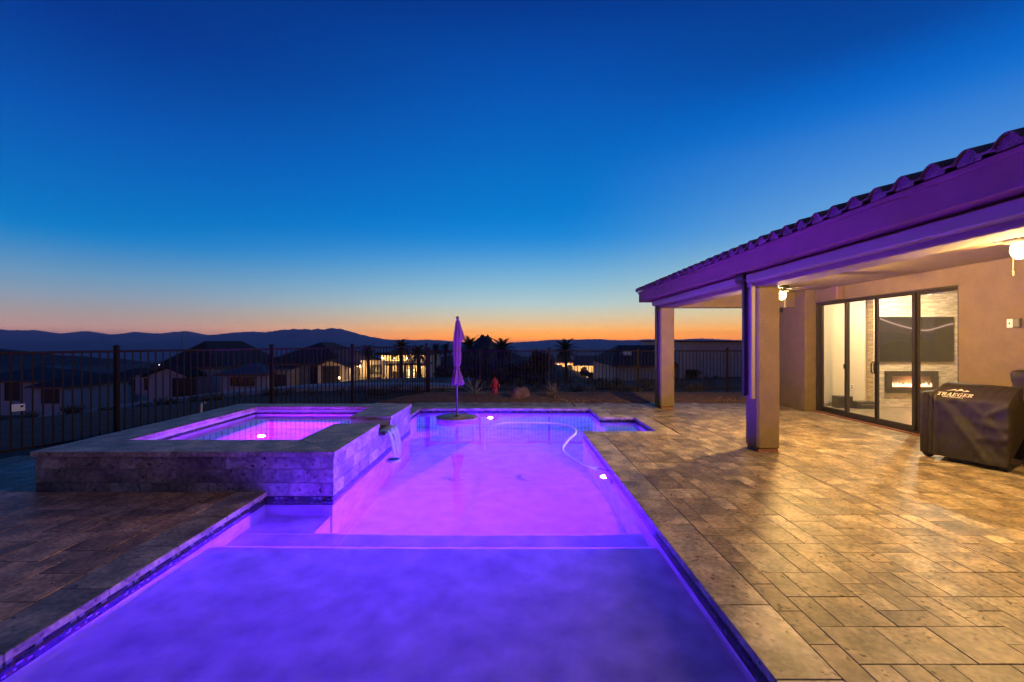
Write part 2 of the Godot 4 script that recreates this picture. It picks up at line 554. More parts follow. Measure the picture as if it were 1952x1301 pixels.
func build_land() -> void:
	var poly := yard_poly()
	var n := noise(0.05, 21, 4)
	var xs := [-3400.0, -2200.0, -1400.0, -900.0, -600.0, -400.0, -260.0, -180.0, -130.0, -100.0, -80.0, -66.0, -56.0, -48.0, -42.0, -36.0, -31.0, -27.0, -23.5, -20.5, -18.0, -16.0, -14.5]
	var x := -13.5
	while x < 19.0:
		xs.append(x)
		x += 0.6
	xs.append_array([20.0, 22.0, 24.5, 28.0, 32.0, 38.0, 46.0, 56.0, 70.0, 90.0, 130.0, 200.0, 300.0, 500.0, 900.0, 1500.0, 2300.0, 3400.0])
	var ds := [-60.0, -30.0, -16.0, -9.0, -6.0]
	var d := -4.5
	while d < 17.0:
		ds.append(d)
		d += 0.6
	ds.append_array([18.0, 19.5, 21.5, 24.0, 27.0, 30.0, 34.0, 38.0, 42.0, 46.0, 50.0, 55.0, 60.0, 66.0, 75.0, 90.0, 110.0, 140.0, 180.0, 240.0, 320.0, 450.0, 650.0, 950.0, 1400.0, 2000.0, 2800.0, 3600.0])
	var st := S()
	var rows := []
	for dd in ds:
		var row := []
		for xx in xs:
			row.append(P(xx, dd, ground_h(xx, dd, poly, n)))
		rows.append(row)
	skin(st, rows, false)
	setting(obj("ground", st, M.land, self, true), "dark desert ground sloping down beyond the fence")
	# street with pale kerbs below the fence on the left
	for part in [["street", 20.0, 26.5, 0.06], ["kerb", 19.7, 19.97, 0.17], ["kerb", 26.53, 26.8, 0.17], ["pavement", 17.9, 19.67, 0.15]]:
		var strip := []
		for j in 5:
			var row := []
			for i in 41:
				var xx := -62.0 + i * 1.5
				var dd: float = lerpf(part[1], part[2], clampf((j - 1) / 2.0, 0, 1)) - 0.06 * (xx + 30.0)
				var hh := ground_h(xx, lerpf(part[1], part[2], 0.5) - 0.06 * (xx + 30.0), poly, n)
				row.append(P(xx, dd, hh + part[3] + (-0.6 if j == 0 or j == 4 else 0.0)))
			strip.append(row)
		st = S()
		skin(st, strip, false)
		setting(obj(part[0], st, grain(mat(0.05, 0.05, 0.055, 0.8), "gravel", 1.0) if part[0] == "street" else grain(mat(0.34, 0.32, 0.31, 0.9), "faint", 0.5), self, true))
	# low desert scrub scattered over the slope
	st = S()
	for i in 40:
		var a := rng.randf() * TAU
		var up := rng.randf_range(0.3, 1.4)
		var v := Vector3(cos(a) * cos(up), sin(up), sin(a) * cos(up)) * rng.randf_range(0.6, 1.0)
		tri(st, Vector3(cos(a + 1.5) * 0.03, 0, sin(a + 1.5) * 0.03), Vector3(-cos(a + 1.5) * 0.03, 0, -sin(a + 1.5) * 0.03), v)
		tri(st, v * 0.5, v * 0.55 + Vector3(0.04, 0, 0), v * 0.9 + Vector3(rng.randf_range(-0.25, 0.25), 0.1, rng.randf_range(-0.25, 0.25)))
	var mm := MultiMesh.new()
	mm.transform_format = MultiMesh.TRANSFORM_3D
	mm.mesh = st.commit()
	mm.instance_count = 700
	var k := 0
	while k < 700:
		var dd := 14.8 + 45.0 * pow(rng.randf(), 1.6)
		var xx := rng.randf_range(-1.15, 0.45) * dd
		if dd > 16.0 and dd < 30.0 and xx < -6.0 and rng.randf() < 0.85:
			continue
		var sc := rng.randf_range(0.15, 0.6)
		mm.set_instance_transform(k, Transform3D(Basis.from_euler(Vector3(0, rng.randf() * TAU, 0)).scaled(Vector3(sc, sc * 0.7, sc)), P(xx, dd, ground_h(xx, dd, poly, n) - 0.02)))
		k += 1
	var scrub := MultiMeshInstance3D.new()
	scrub.name = "desert_scrub"
	scrub.multimesh = mm
	scrub.material_override = mat(0.10, 0.085, 0.05, 0.9)
	scrub.set_meta("kind", "stuff")
	scrub.set_meta("label", "low dry desert scrub on the slope beyond the fence")
	add_child(scrub)
	ridge("hill", 1300.0, 500.0, [[-420, 654], [-200, 650], [0, 649], [90, 653], [170, 650], [260, 654], [380, 651], [470, 655], [560, 652], [660, 656], [740, 659], [830, 662], [900, 664]], 35)
	# far range: crest as read from the skyline, in pixels of the photograph turned into heights at its distance
	ridge("mountains", 2600.0, 900.0, [[-420, 634], [-300, 628], [-200, 636], [-100, 631], [0, 630], [45, 632], [62, 631], [90, 637], [115, 639], [140, 634], [165, 633], [190, 638], [225, 640], [255, 634], [290, 637], [325, 636], [335, 633], [355, 633], [362, 638], [375, 642], [400, 640], [450, 635], [480, 633], [500, 635], [540, 630.5], [560, 629], [595, 629.5], [605, 627.5], [615, 630], [632, 626.5], [650, 629], [680, 637], [700, 642], [730, 647], [755, 649], [800, 650], [860, 652], [920, 654], [1000, 655]], 31)
	ridge("mountains", 3100.0, 700.0, [[700, 650], [770, 648], [790, 649], [810, 648], [850, 650], [880, 653], [930, 655], [970, 655], [990, 652.5], [1020, 651], [1050, 648.5], [1100, 648], [1130, 647], [1150, 647.5], [1180, 649.5], [1230, 648], [1250, 647], [1290, 648], [1340, 646], [1380, 648], [1418, 649], [1500, 645], [1600, 648], [1750, 640], [1900, 645], [2100, 640], [2400, 646]], 32)
	# nearer brown hills on the left, behind the neighbours' roofs
	ridge("hill", 150.0, 45.0, [[-300, 668], [-150, 660], [-60, 664], [0, 667], [23, 671], [45, 676], [65, 681], [79, 677], [98, 678], [139, 684], [166, 684], [209, 693], [260, 700], [330, 712]], 33)
	# the butte behind the palms
	ridge("hill", 86.0, 26.0, [[760, 720], [800, 700], [840, 684], [868, 676], [890, 671], [900, 664], [906, 652], [914, 645], [921, 641], [929, 642], [936, 646], [941, 655], [950, 664], [970, 672], [1000, 682], [1060, 696], [1110, 712]], 34)

func ridge(called: String, dist: float, depth: float, crest: Array, seed_: int) -> void:
	var n := noise(6.0 / depth, seed_, 5)
	n.fractal_type = FastNoiseLite.FRACTAL_RIDGED
	var cols := 900 if dist > 1000 else 420
	var rows := 14
	var x0: float = crest[0][0]
	var x1: float = crest[crest.size() - 1][0]
	var grid := []
	for j in rows + 5:
		var row := []
		var v := float(j) / rows          # 0 front foot, 1 crest, beyond: back
		for i in cols + 1:
			var px := lerpf(x0, x1, float(i) / cols)
			var k := 0
			while k < crest.size() - 2 and crest[k + 1][0] < px:
				k += 1
			var t: float = (px - crest[k][0]) / (crest[k + 1][0] - crest[k][0])
			var py := lerpf(crest[k][1], crest[k + 1][1], t)
			var top := 1.6 + (650.5 - py) / 868.0 * dist
			var bottom := -36.0 if dist > 500 else -6.0
			var d := dist + (v - 1.0) * depth
			var x := (px - 976.0) / 868.0 * dist
			var f := v if v <= 1.0 else 2.0 - v
			var y := bottom + (top - bottom) * pow(f, 1.15)
			if v < 1.0:
				y += n.get_noise_2d(x, d * 0.6) * (top - bottom) * 0.16 * sin(f * PI)
			else:
				y += n.get_noise_2d(x * 3.0, dist) * (top - bottom) * 0.085
			row.append(P(x, d, y))
		grid.append(row)
	var st := S()
	skin(st, grid, false)
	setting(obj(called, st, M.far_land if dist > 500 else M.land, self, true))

# ---------------------------------------------------------------- yard: mortar bed, pavers, gravel
func trimmed(r: Rect2, cuts: Array) -> Rect2:
	for c in cuts:
		var o: Rect2 = c
		var i := r.intersection(o)
		if i.size.x <= 0.002 or i.size.y <= 0.002:
			continue
		var best := Rect2()
		for q in [Rect2(r.position, Vector2(o.position.x - r.position.x, r.size.y)), Rect2(Vector2(o.end.x, r.position.y), Vector2(r.end.x - o.end.x, r.size.y)), Rect2(r.position, Vector2(r.size.x, o.position.y - r.position.y)), Rect2(Vector2(r.position.x, o.end.y), Vector2(r.size.x, r.end.y - o.end.y))]:
			if q.size.x > 0.03 and q.size.y > 0.03 and q.get_area() > best.get_area():
				best = q
		r = best
		if r.get_area() <= 0:
			return r
	return r

# fills a rectangle with pieces of the 8-inch module in random sizes; rects in (x, d)
func french(x0: float, d0: float, nx: int, nd: int, u: float) -> Array:
	var used := {}
	var out := []
	var sizes := [[2, 2], [2, 2], [1, 2], [2, 3], [2, 2], [2, 1], [1, 1], [1, 2]]
	for j in nd:
		for i in nx:
			if used.has(Vector2i(i, j)):
				continue
			var pick := [1, 1]
			for k in 7:
				var s: Array = sizes[rng.randi_range(0, sizes.size() - 1)]
				var ok: bool = i + s[0] <= nx and j + s[1] <= nd
				if ok:
					for a in s[0]:
						for b in s[1]:
							if used.has(Vector2i(i + a, j + b)):
								ok = false
				if ok:
					pick = s
					break
			for a in pick[0]:
				for b in pick[1]:
					used[Vector2i(i + a, j + b)] = true
			out.append(Rect2(x0 + i * u, d0 + j * u, pick[0] * u, pick[1] * u))
	return out

func lay(parent: Node3D, rects: Array, most: int, stones: Array) -> void:
	# nearest in the picture first; the small far ones are joined
	var gap := 0.003
	var sized := []
	for r in rects:
		var c: Vector2 = r.get_center()
		var seen: float = r.get_area() / pow(maxf(c.y, 0.6), 3.0) if c.y > 1.6 else 0.0
		if absf(c.x) > c.y * 1.2:
			seen *= 0.02
		sized.append([seen, r])
	sized.sort_custom(func(a, b): return a[0] > b[0])
	var rest := {}
	for i in sized.size():
		var r: Rect2 = sized[i][1]
		var tone := rng.randi_range(0, stones.size() - 1)
		var s := Vector3(snappedf(r.size.x, 0.002) - gap, 0.03, snappedf(r.size.y, 0.002) - gap)
		var at := P(r.get_center().x, r.get_center().y, -0.015 + rng.randf_range(-0.0016, 0.0016))
		var b := Basis.from_euler(Vector3(rng.randf_range(-1, 1) * 0.0032, 0, rng.randf_range(-1, 1) * 0.0032))
		var me := shared_box(s, 0.0025)
		if i < most:
			var o := put("paver", me, stones[tone], parent)
			o.transform = Transform3D(b, at)
		else:
			if not rest.has(tone):
				rest[tone] = S()
			rest[tone].append_from(me, 0, Transform3D(b, at))
	if rest.size():
		var joined := ArrayMesh.new()
		for tone in rest:
			rest[tone].set_material(stones[tone])
			rest[tone].commit(joined)
		var o := put("far_pavers", joined, null, parent)
		o.set_meta("kind", "stuff")

func build_yard() -> void:
	var st := S()
	polygon(st, [[-0.5, -3], [-10.5, -3], [-9.7, 0.6], [-7.0, 6.3], [-6.43, 7.4], [-5.0, 9.5], [-3.93, 11.2], [-3.6, 11.85], [-0.5, 11.85], [-0.5, 10.9], [-2.3, 10.9], [-2.3, 8.45], [-4.9, 8.45], [-4.9, 4.95], [-2.7, 4.95], [-2.7, 1.5], [-0.5, 1.5]], -0.022)
	polygon(st, [[-0.5, -3], [-0.5, 1.5], [1.35, 1.5], [1.35, 7.98], [2.67, 7.98], [2.67, 9.67], [1.95, 9.67], [1.95, 10.9], [-0.5, 10.9], [-0.5, 11.85], [17, 11.85], [17, -3]], -0.022)
	setting(obj("mortar_bed", st, M.mortar), "dark joints under the stone paving")
	var u := 0.1490
	var deck := base("pool_deck", "travertine paving along the right side and far end of the pool")
	var cuts := [Rect2(1.2, 7.765, 1.685, 2.12), Rect2(-2.5, 10.7, 4.655, 0.405), Rect2(1.2, 9.58, 0.955, 1.525), Rect2(-2.505, 8.2, 0.305, 2.9)]
	var rects := []
	for r in french(1.569, 7.765 - u * 52, 14, 80, u):
		var t := trimmed(Rect2(r.position.x, r.position.y, minf(r.size.x, 3.51 - r.position.x), r.size.y), cuts)
		if t.get_area() > 0.002 and t.size.x > 0.03 and t.end.y < 11.86:
			rects.append(t)
	for r in french(-2.5, 11.105, 27, 5, u):
		if r.position.y < 11.8:
			rects.append(Rect2(r.position.x, r.position.y, r.size.x, minf(r.size.y, 11.84 - r.position.y)))
	lay(deck, rects, 298, M.pavers)
	var patio := base("patio_paving", "warm lit travertine paving of the covered patio")
	rects = []
	for r in french(3.55, 7.765 - u * 52, 23, 80, u):
		if r.end.y < 11.86:
			rects.append(r)
	lay(patio, rects, 298, M.pavers)
	var terrace := base("terrace_paving", "dim travertine paving left of the pool")
	rects = []
	var poly := yard_poly()
	u = 0.1693
	cuts = [Rect2(-5.06, 4.825, 3.2, 3.66), Rect2(-2.505, 8.2, 0.5, 2.9), Rect2(-3, 11.105, 2, 1)]
	for r in french(-2.925 - u * 43, 4.825 - u * 31, 43, 31, u):
		if Geometry2D.is_point_in_polygon(r.get_center(), poly) and Geometry2D.is_point_in_polygon(r.position, poly):
			rects.append(r)
	for r in french(-2.505 - u * 31, 4.825, 31, 41, u):
		var ok := true
		for q in [r.position, Vector2(r.position.x, r.end.y)]:
			ok = ok and Geometry2D.is_point_in_polygon(q, poly)
		if ok and r.end.y < 11.86:
			var t := trimmed(r, cuts)
			if t.get_area() > 0.002:
				rects.append(t)
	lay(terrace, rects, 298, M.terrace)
	# slot drain under the beam line
	var drain := thing("slot_drain", "long narrow metal slot drain crossing the patio paving from the far column", "drain")
	xbox("drain_rail", M.coping[1], drain, 3.510, 3.523, 0.3, 10.7, -0.02, -0.001)
	xbox("drain_rail", M.coping[1], drain, 3.537, 3.550, 0.3, 10.7, -0.02, -0.001)
	# gravel bed along the far fence
	var n := noise(0.9, 41, 4)
	var grid := []
	for j in 15:
		var d := 11.86 + j * 0.16
		var row := []
		var fx := -3.55 + (d - 11.86) * 0.5
		for i in 121:
			var x := lerpf(fx, 17.0, pow(i / 120.0, 1.1))
			var h := 0.012 + 0.02 * n.get_noise_2d(x * 2.0, d * 2.0) + 0.03 * smoothstep(11.9, 13.2, d)
			h += 0.10 * exp(-pow((x - 3.1) / 0.8, 2) - pow((d - 13.0) / 0.5, 2)) + 0.05 * exp(-pow((x - 5.2) / 1.2, 2) - pow((d - 13.2) / 0.4, 2)) + 0.05 * exp(-pow((x + 1.0) / 0.9, 2) - pow((d - 13.1) / 0.4, 2))
			if j == 0 or j == 14:
				h = -0.03 if j == 0 else -0.3
			row.append(P(x, d, h))
		grid.append(row)
	st = S()
	skin(st, grid, false)
	setting(obj("gravel_bed", st, M.soil, self, true), "brown desert soil between the paving and the far fence")
	var peb := SphereMesh.new()
	peb.radius = 0.5
	peb.height = 0.8
	peb.radial_segments = 7
	peb.rings = 4
	var mm := MultiMesh.new()
	mm.transform_format = MultiMesh.TRANSFORM_3D
	mm.mesh = peb
	mm.instance_count = 2600
	for i in 2600:
		var d := rng.randf_range(11.9, 13.75)
		var x := lerpf(-3.3 + (d - 11.86) * 0.5, 10.0, rng.randf())
		var s := rng.randf_range(0.015, 0.05) * (1.0 if rng.randf() < 0.93 else 2.0)
		mm.set_instance_transform(i, Transform3D(Basis.from_euler(Vector3(rng.randf() * 0.6, rng.randf() * TAU, rng.randf() * 0.6)).scaled(Vector3(s, s * 0.7, s * rng.randf_range(0.7, 1.2))), P(x, d, 0.015 + 0.03 * smoothstep(11.9, 13.2, d))))
	var gv := MultiMeshInstance3D.new()
	gv.name = "gravel"
	gv.multimesh = mm
	gv.material_override = M.rock
	gv.set_meta("kind", "stuff")
	gv.set_meta("label", "loose brown gravel on the strip by the fence")
	add_child(gv)

# ---------------------------------------------------------------- pool
func coping_run(parent: Node3D, x0: float, x1: float, d0: float, d1: float, along_d: bool, offset := 0.0) -> void:
	var a := d0 if along_d else x0
	var b := d1 if along_d else x1
	var at := a + offset
	var first := true
	while at < b - 0.02 or first:
		var e := minf((a + offset) if first and offset > 0 else at + 0.61, b)
		var s0 := a if first and offset > 0 else at
		if b - e < 0.12:
			e = b
		first = false
		if e - s0 > 0.02:
			var m: Material = M.coping[rng.randi_range(0, 3)]
			var size := Vector3(x1 - x0 if along_d else e - s0 - 0.003, 0.05, e - s0 - 0.003 if along_d else d1 - d0)
			var o := put("coping_stone", shared_box(size, 0.0045), m, parent)
			o.position = P((x0 + x1) / 2 if along_d else (s0 + e) / 2, (s0 + e) / 2 if along_d else (d0 + d1) / 2, -0.025 + rng.randf_range(-0.001, 0.001))
		at = e

func build_pool() -> void:
	var pool := thing("swimming_pool", "swimming pool with pale plaster floor and stone coping, lit purple from under water", "swimming pool")
	# walls and floor
	var st := S()
	var low := -2.1
	var ring := [[-2.62, 1.6], [1.264, 1.6], [1.264, 8.07], [2.58, 8.07], [2.58, 9.58], [1.85, 9.58], [1.85, 10.8], [-2.2, 10.8], [-2.2, 8.4]]
	for i in ring.size() - 1:
		var a: Array = ring[i]
		var b: Array = ring[i + 1]
		quad(st, P(b[0], b[1], low), P(a[0], a[1], low), P(a[0], a[1], -0.04), P(b[0], b[1], -0.04))
	quad(st, P(-2.62, 1.6, low), P(-2.62, 4.84, low), P(-2.62, 4.84, -0.04), P(-2.62, 1.6, -0.04))
	obj("wall", st, M.plaster, pool)
	# tanning shelf, step and the floor that falls away to the deep end
	st = S()
	ext(st, -2.66, 1.3, 1.5, 3.92, low, -0.33)
	nosing(st, 3.92, 4.0, low, -0.33)
	obj("shelf", st, M.plaster, pool)
	st = S()
	ext(st, -2.66, 1.3, 3.98, 4.40, low, -0.55)
	nosing(st, 4.40, 4.48, low, -0.55)
	obj("step", st, M.plaster, pool)
	xbox("corner_bench", M.plaster, pool, -2.66, -1.93, 4.44, 4.84, low, -0.552)
	st = S()
	var grid := []
	for dd in [4.4, 5.0, 5.6, 6.4, 7.2, 8.2, 9.4, 10.85]:
		var row := []
		for x in [-2.25, -1.0, 0.2, 1.3, 2.65]:
			row.append(P(x, dd, -1.12 - 0.70 * smoothstep(4.7, 8.8, dd)))
		grid.append(row)
	skin(st, grid, false)
	obj("floor", st, M.plaster, pool, true)
	# shelf in the side bay
	xbox("bench", M.plaster, pool, 1.86, 2.6, 8.05, 9.6, low, -0.55, 0.02)
	# mosaic band at the water line
	var t := 0.006
	xbox("waterline_tile", M.mosaic, pool, 1.264 - t, 1.30, 1.6, 8.075, -0.20, -0.052)
	xbox("waterline_tile", M.mosaic, pool, 1.27, 2.58, 8.04, 8.07 + t, -0.20, -0.052)
	xbox("waterline_tile", M.mosaic, pool, 2.58 - t, 2.62, 8.08, 9.575, -0.20, -0.052)
	xbox("waterline_tile", M.mosaic, pool, 1.86, 2.57, 9.58 - t, 9.62, -0.20, -0.052)
	xbox("waterline_tile", M.mosaic, pool, 1.85 - t, 1.88, 9.575, 10.79, -0.20, -0.052)
	xbox("waterline_tile", M.mosaic, pool, -2.19, 1.84, 10.8 - t, 10.83, -0.20, -0.052)
	xbox("waterline_tile", M.mosaic, pool, -2.23, -2.2 + t, 8.45, 10.79, -0.20, -0.052)
	xbox("waterline_tile", M.mosaic, pool, -2.65, -2.62 + t, 1.6, 4.84, -0.20, -0.052)
	# coping stones, 20 mm proud over the water
	coping_run(pool, 1.244, 1.567, 1.3, 7.764, true, 0.24)
	coping_run(pool, 1.244, 2.883, 7.767, 8.09, false, 0.33)
	coping_run(pool, 2.56, 2.883, 8.093, 9.88, true)
	coping_run(pool, 1.83, 2.557, 9.56, 9.88, false)
	coping_run(pool, 1.83, 2.153, 9.883, 11.103, true)
	coping_run(pool, -2.5, 1.827, 10.78, 11.103, false, 0.3)
	coping_run(pool, -2.503, -2.18, 8.49, 10.777, true, 0.2)
	coping_run(pool, -2.923, -2.60, 1.3, 4.826, true, 0.42)
	coping_run(pool, -2.923, 1.567, 1.297 - 0.32, 1.297 + 0.32, false, 0.2)
	# lamps: lens in its steel ring on the wall, and the light just in front of it
	pool_light(pool, P(-0.51, 10.795, -0.70), PI, 190.0, 1.3, 30.0)
	pool_light(pool, P(1.262, 6.13, -0.52), PI / 2, 950.0, 0.4, 4.0)
	# suction cover and return fitting
	for q in [[-0.87, 7.1, -1.53], [0.25, 7.15, -1.53]]:
		st = S()
		lathe(st, [[0.0, 0.03], [0.07, 0.028], [0.11, 0.012], [0.118, 0.0]], 20)
		var o := obj("drain_cover", st, M.plaster, pool, true)
		o.position = P(q[0], q[1], q[2])
	xbox("return_fitting", M.black, pool, 1.248, 1.27, 5.72, 5.80, -0.40, -0.28, 0.01)
	# water
	st = S()
	var n := noise(0.9, 51, 3)
	var tops := []
	var x := -2.68
	while x < 2.65:
		var row := []
		var dd := 1.54
		while dd < 10.9:
			row.append(P(x, dd, WATER + 0.0011 * n.get_noise_2d(x * 1.6, dd)))
			dd += 0.06
		tops.append(row)
		x += 0.06
	# only the cells that lie over the pool
	var sm := S()
	for i in tops.size() - 1:
		for j in tops[i].size() - 1:
			var c: Vector3 = (tops[i][j] + tops[i + 1][j + 1]) / 2
			var d := -c.z
			var inside := (d < 4.84 and c.x < 1.3) or (d >= 4.84 and d < 8.5 and c.x > -2.1 and c.x < 1.3) or (d >= 8.04 and d < 9.62 and c.x > -2.25 and c.x < 2.62) or (d >= 9.58 and c.x > -2.25 and c.x < 1.9)
			if inside:
				var a: Vector3 = tops[i][j]
				var b: Vector3 = tops[i + 1][j]
				var e: Vector3 = tops[i + 1][j + 1]
				var f: Vector3 = tops[i][j + 1]
				for v in [a, e, b, a, f, e]:
					sm.add_vertex(v)
	setting(obj("pool_water", sm, M.water, self, true), "still clear pool water glowing purple")

# rounded front edge of a step
func nosing(st: SurfaceTool, d0: float, d1: float, low: float, h: float) -> void:
	var k := 5
	for i in k:
		var a := PI / 2 * i / k
		var b := PI / 2 * (i + 1) / k
		var w := d1 - d0
		quad(st, P(-2.66, d0 + w * sin(a), h - w * 0.7 * (1 - cos(a))), P(1.3, d0 + w * sin(a), h - w * 0.7 * (1 - cos(a))), P(1.3, d0 + w * sin(b), h - w * 0.7 * (1 - cos(b))), P(-2.66, d0 + w * sin(b), h - w * 0.7 * (1 - cos(b))))
	quad(st, P(1.3, d1, low), P(-2.66, d1, low), P(-2.66, d1, h - (d1 - d0) * 0.7), P(1.3, d1, h - (d1 - d0) * 0.7))

func pool_light(pool: Node3D, at: Vector3, turn: float, e: float, grow: float, shine: float) -> void:
	var st := S()
	var face := Basis.from_euler(Vector3(PI / 2, 0, 0))
	lathe(st, [[0.075, 0.0], [0.075, 0.018], [0.056, 0.026], [0.054, 0.010]], 24, Vector3.ZERO, face)
	var ring := obj("light_ring", st, M.housing, pool, true)
	ring.position = at
	ring.scale = Vector3.ONE * grow
	ring.rotation.y = turn + PI if absf(turn - PI) < 0.1 else -turn
	st = S()
	lathe(st, [[0.054, 0.012], [0.04, 0.022], [0.0, 0.026]], 20, Vector3.ZERO, face)
	var lens := obj("light_lens", st, glow(0.62, 0.22, 1.0, shine), ring, true)
	lens.name = "light_lens"
	beam(ring, Vector3(0, 0, 0.05), 0.084, 0.007, 1.0, e, 0.05)

# ---------------------------------------------------------------- spa
func build_spa() -> void:
	var spa := thing("spa", "raised square stone spa beside the pool with purple glowing water", "spa")
	var x0 := -5.05
	var x1 := -1.91
	var d0 := 4.84
	var d1 := 8.46
	var ix0 := -4.56
	var ix1 := -2.50
	var id0 := 5.41
	var id1 := 8.08
	var st := S()
	ext(st, x0, x1, d0, id0, -2.1, 0.375)
	ext(st, x0, x1, id1, d1, -2.1, 0.375)
	ext(st, x0, ix0, id0 + 0.0, id1, -2.1, 0.374)
	ext(st, ix1, x1, id0, 6.45, -2.1, 0.374)
	ext(st, ix1, x1, 7.05, id1, -2.1, 0.374)
	ext(st, ix1, x1, 6.45, 7.05, -2.1, 0.262)
	obj("wall", st, M.plaster, spa)
	# bench and floor
	st = S()
	ext(st, ix0 - 0.01, ix1 + 0.01, id0 - 0.01, id1 + 0.01, -1.0, -0.62)
	obj("floor", st, M.plaster, spa)
	st = S()
	ext(st, ix0 - 0.01, ix0 + 0.42, id0 - 0.01, id1 + 0.01, -0.9, -0.13, 0.03)
	ext(st, ix1 - 0.40, ix1 + 0.01, id0 - 0.01, id1 + 0.01, -0.9, -0.131, 0.03)
	ext(st, ix0 + 0.3, ix1 - 0.3, id1 - 0.42, id1 + 0.01, -0.9, -0.132, 0.03)
	obj("bench", st, M.plaster, spa)
	# mosaic band inside
	xbox("waterline_tile", M.mosaic, spa, ix0 - 0.02, ix0 + 0.006, id0, id1, 0.20, 0.335)
	xbox("waterline_tile", M.mosaic, spa, ix1 - 0.006, ix1 + 0.02, id0, 6.449, 0.20, 0.335)
	xbox("waterline_tile", M.mosaic, spa, ix1 - 0.006, ix1 + 0.02, 7.051, id1, 0.20, 0.335)
	xbox("waterline_tile", M.mosaic, spa, ix0 + 0.006, ix1 - 0.006, id1 - 0.006, id1 + 0.02, 0.20, 0.335)
	# and outside, at the pool's water line
	xbox("waterline_tile", M.mosaic, spa, -2.61, x1, d0 - 0.03, d0, -0.20, -0.045)
	xbox("waterline_tile", M.mosaic, spa, x1, x1 + 0.022, d0 - 0.03, d1, -0.20, -0.045)
	# cladding: three courses of cut stone, each stone its own piece
	var courses := [[-0.043, 0.098], [0.10, 0.243], [0.245, 0.373]]
	for c in courses:
		var h0: float = c[0]
		var h1: float = c[1]
		var x := x0 - rng.randf_range(0.0, 0.2)
		while x < x1:
			var e := minf(x + rng.randf_range(0.30, 0.52), x1 + 0.022)
			if x1 - e < 0.1:
				e = x1 + 0.022
			var a := maxf(x, x0)
			if e - a > 0.03:
				stone(spa, a, e, d0 - 0.024 + rng.randf_range(-0.003, 0.003), d0 + 0.002, h0, h1)
			x = e
		var d := d0 - rng.randf_range(0.0, 0.3)
		while d < d1:
			var e := minf(d + rng.randf_range(0.30, 0.52), d1 + 0.02)
			var a := maxf(d, d0 + 0.003)
			var top := h1
			if h1 > 0.3 and e > 6.45 and a < 7.05:      # the spillway cuts the top course
				if a < 6.42:
					e = 6.45
				else:
					e = maxf(7.05, minf(e, 7.05))
					top = 0.0
			if top > 0.0 or h1 < 0.3:
				stone(spa, x1 - 0.002, x1 + 0.022 + rng.randf_range(-0.003, 0.003), a, e, h0, h1)
			d = e
		d = d0
		while d < d1:
			var e := minf(d + rng.randf_range(0.30, 0.52), d1)
			stone(spa, x0 - 0.022, x0 + 0.002, d, e, h0, h1)
			d = e
	# coping slabs with mitred corners
	var ox0 := -5.085
	var ox1 := -1.872
	var od0 := 4.80
	var od1 := 8.50
	slab(spa, [[ox0, od0], [-3.6, od0], [-3.6, id0 - 0.02], [ix0 + 0.02, id0 - 0.02]])
	slab(spa, [[-3.597, od0], [ox1, od0], [ix1 - 0.02, id0 - 0.02], [-3.597, id0 - 0.02]])
	slab(spa, [[ox1, od0 + 0.004], [ox1, 6.45], [ix1 - 0.02, 6.45], [ix1 - 0.02, id0 - 0.014]])
	slab(spa, [[ox1, 7.05], [ox1, od1 - 0.004], [ix1 - 0.02, id1 + 0.014], [ix1 - 0.02, 7.05]])
	slab(spa, [[ox1 - 0.004, od1], [-3.5, od1], [-3.5, id1 + 0.02], [ix1 - 0.024, id1 + 0.02]])
	slab(spa, [[-3.503, od1], [ox0 + 0.004, od1], [ix0 + 0.024, id1 + 0.02], [-3.503, id1 + 0.02]])
	slab(spa, [[ox0, od1 - 0.004], [ox0, 6.7], [ix0 + 0.02, 6.7], [ix0 + 0.02, id1 + 0.014]])
	slab(spa, [[ox0, 6.697], [ox0, od0 + 0.004], [ix0 + 0.02, id0 - 0.014], [ix0 + 0.02, 6.697]])
	# spillway stone that juts out over the pool
	xbox("spillway", M.black, spa, ix1, -1.80, 6.455, 7.045, 0.262, 0.303, 0.006)
	# lamp on the floor
	st = S()
	lathe(st, [[0.036, 0.0], [0.034, 0.02], [0.022, 0.024], [0.020, 0.012]], 20)
	var ring := obj("light_ring", st, M.housing, spa, true)
	ring.position = P(-3.83, 6.95, -0.62)
	st = S()
	lathe(st, [[0.020, 0.012], [0.014, 0.022], [0.0, 0.026]], 18)
	obj("light_lens", st, glow(0.6, 0.15, 1.0, 1.6), ring, true)
	lamp(ring, Vector3(0, 0.10, 0), 0.20, 0.006, 1.0, 22.0, 0.05)
	# water in the spa
	var n := noise(1.1, 53, 3)
	var grid := []
	for i in 40:
		var row := []
		for j in 50:
			var x := lerpf(ix0 - 0.05, ix1 + 0.05, i / 39.0)
			var d := lerpf(id0 - 0.05, id1 + 0.05, j / 49.0)
			row.append(P(x, d, SPA_WATER + 0.0009 * n.get_noise_2d(x * 1.5, d * 1.5)))
		grid.append(row)
	st = S()
	for i in 39:
		for j in 49:
			for v in [grid[i][j], grid[i + 1][j + 1], grid[i + 1][j], grid[i][j], grid[i][j + 1], grid[i + 1][j + 1]]:
				st.add_vertex(v)
	setting(obj("spa_water", st, M.water, self, true), "clear water of the spa glowing magenta")

func stone(parent: Node3D, x0: float, x1: float, d0: float, d1: float, h0: float, h1: float) -> void:
	var o := put("cladding_stone", shared_box(Vector3(snappedf(x1 - x0, 0.002) - 0.002, h1 - h0, snappedf(d1 - d0, 0.002) - 0.002), 0.003), M.cladding[rng.randi_range(0, 5)], parent)
	o.position = P((x0 + x1) / 2, (d0 + d1) / 2, (h0 + h1) / 2)

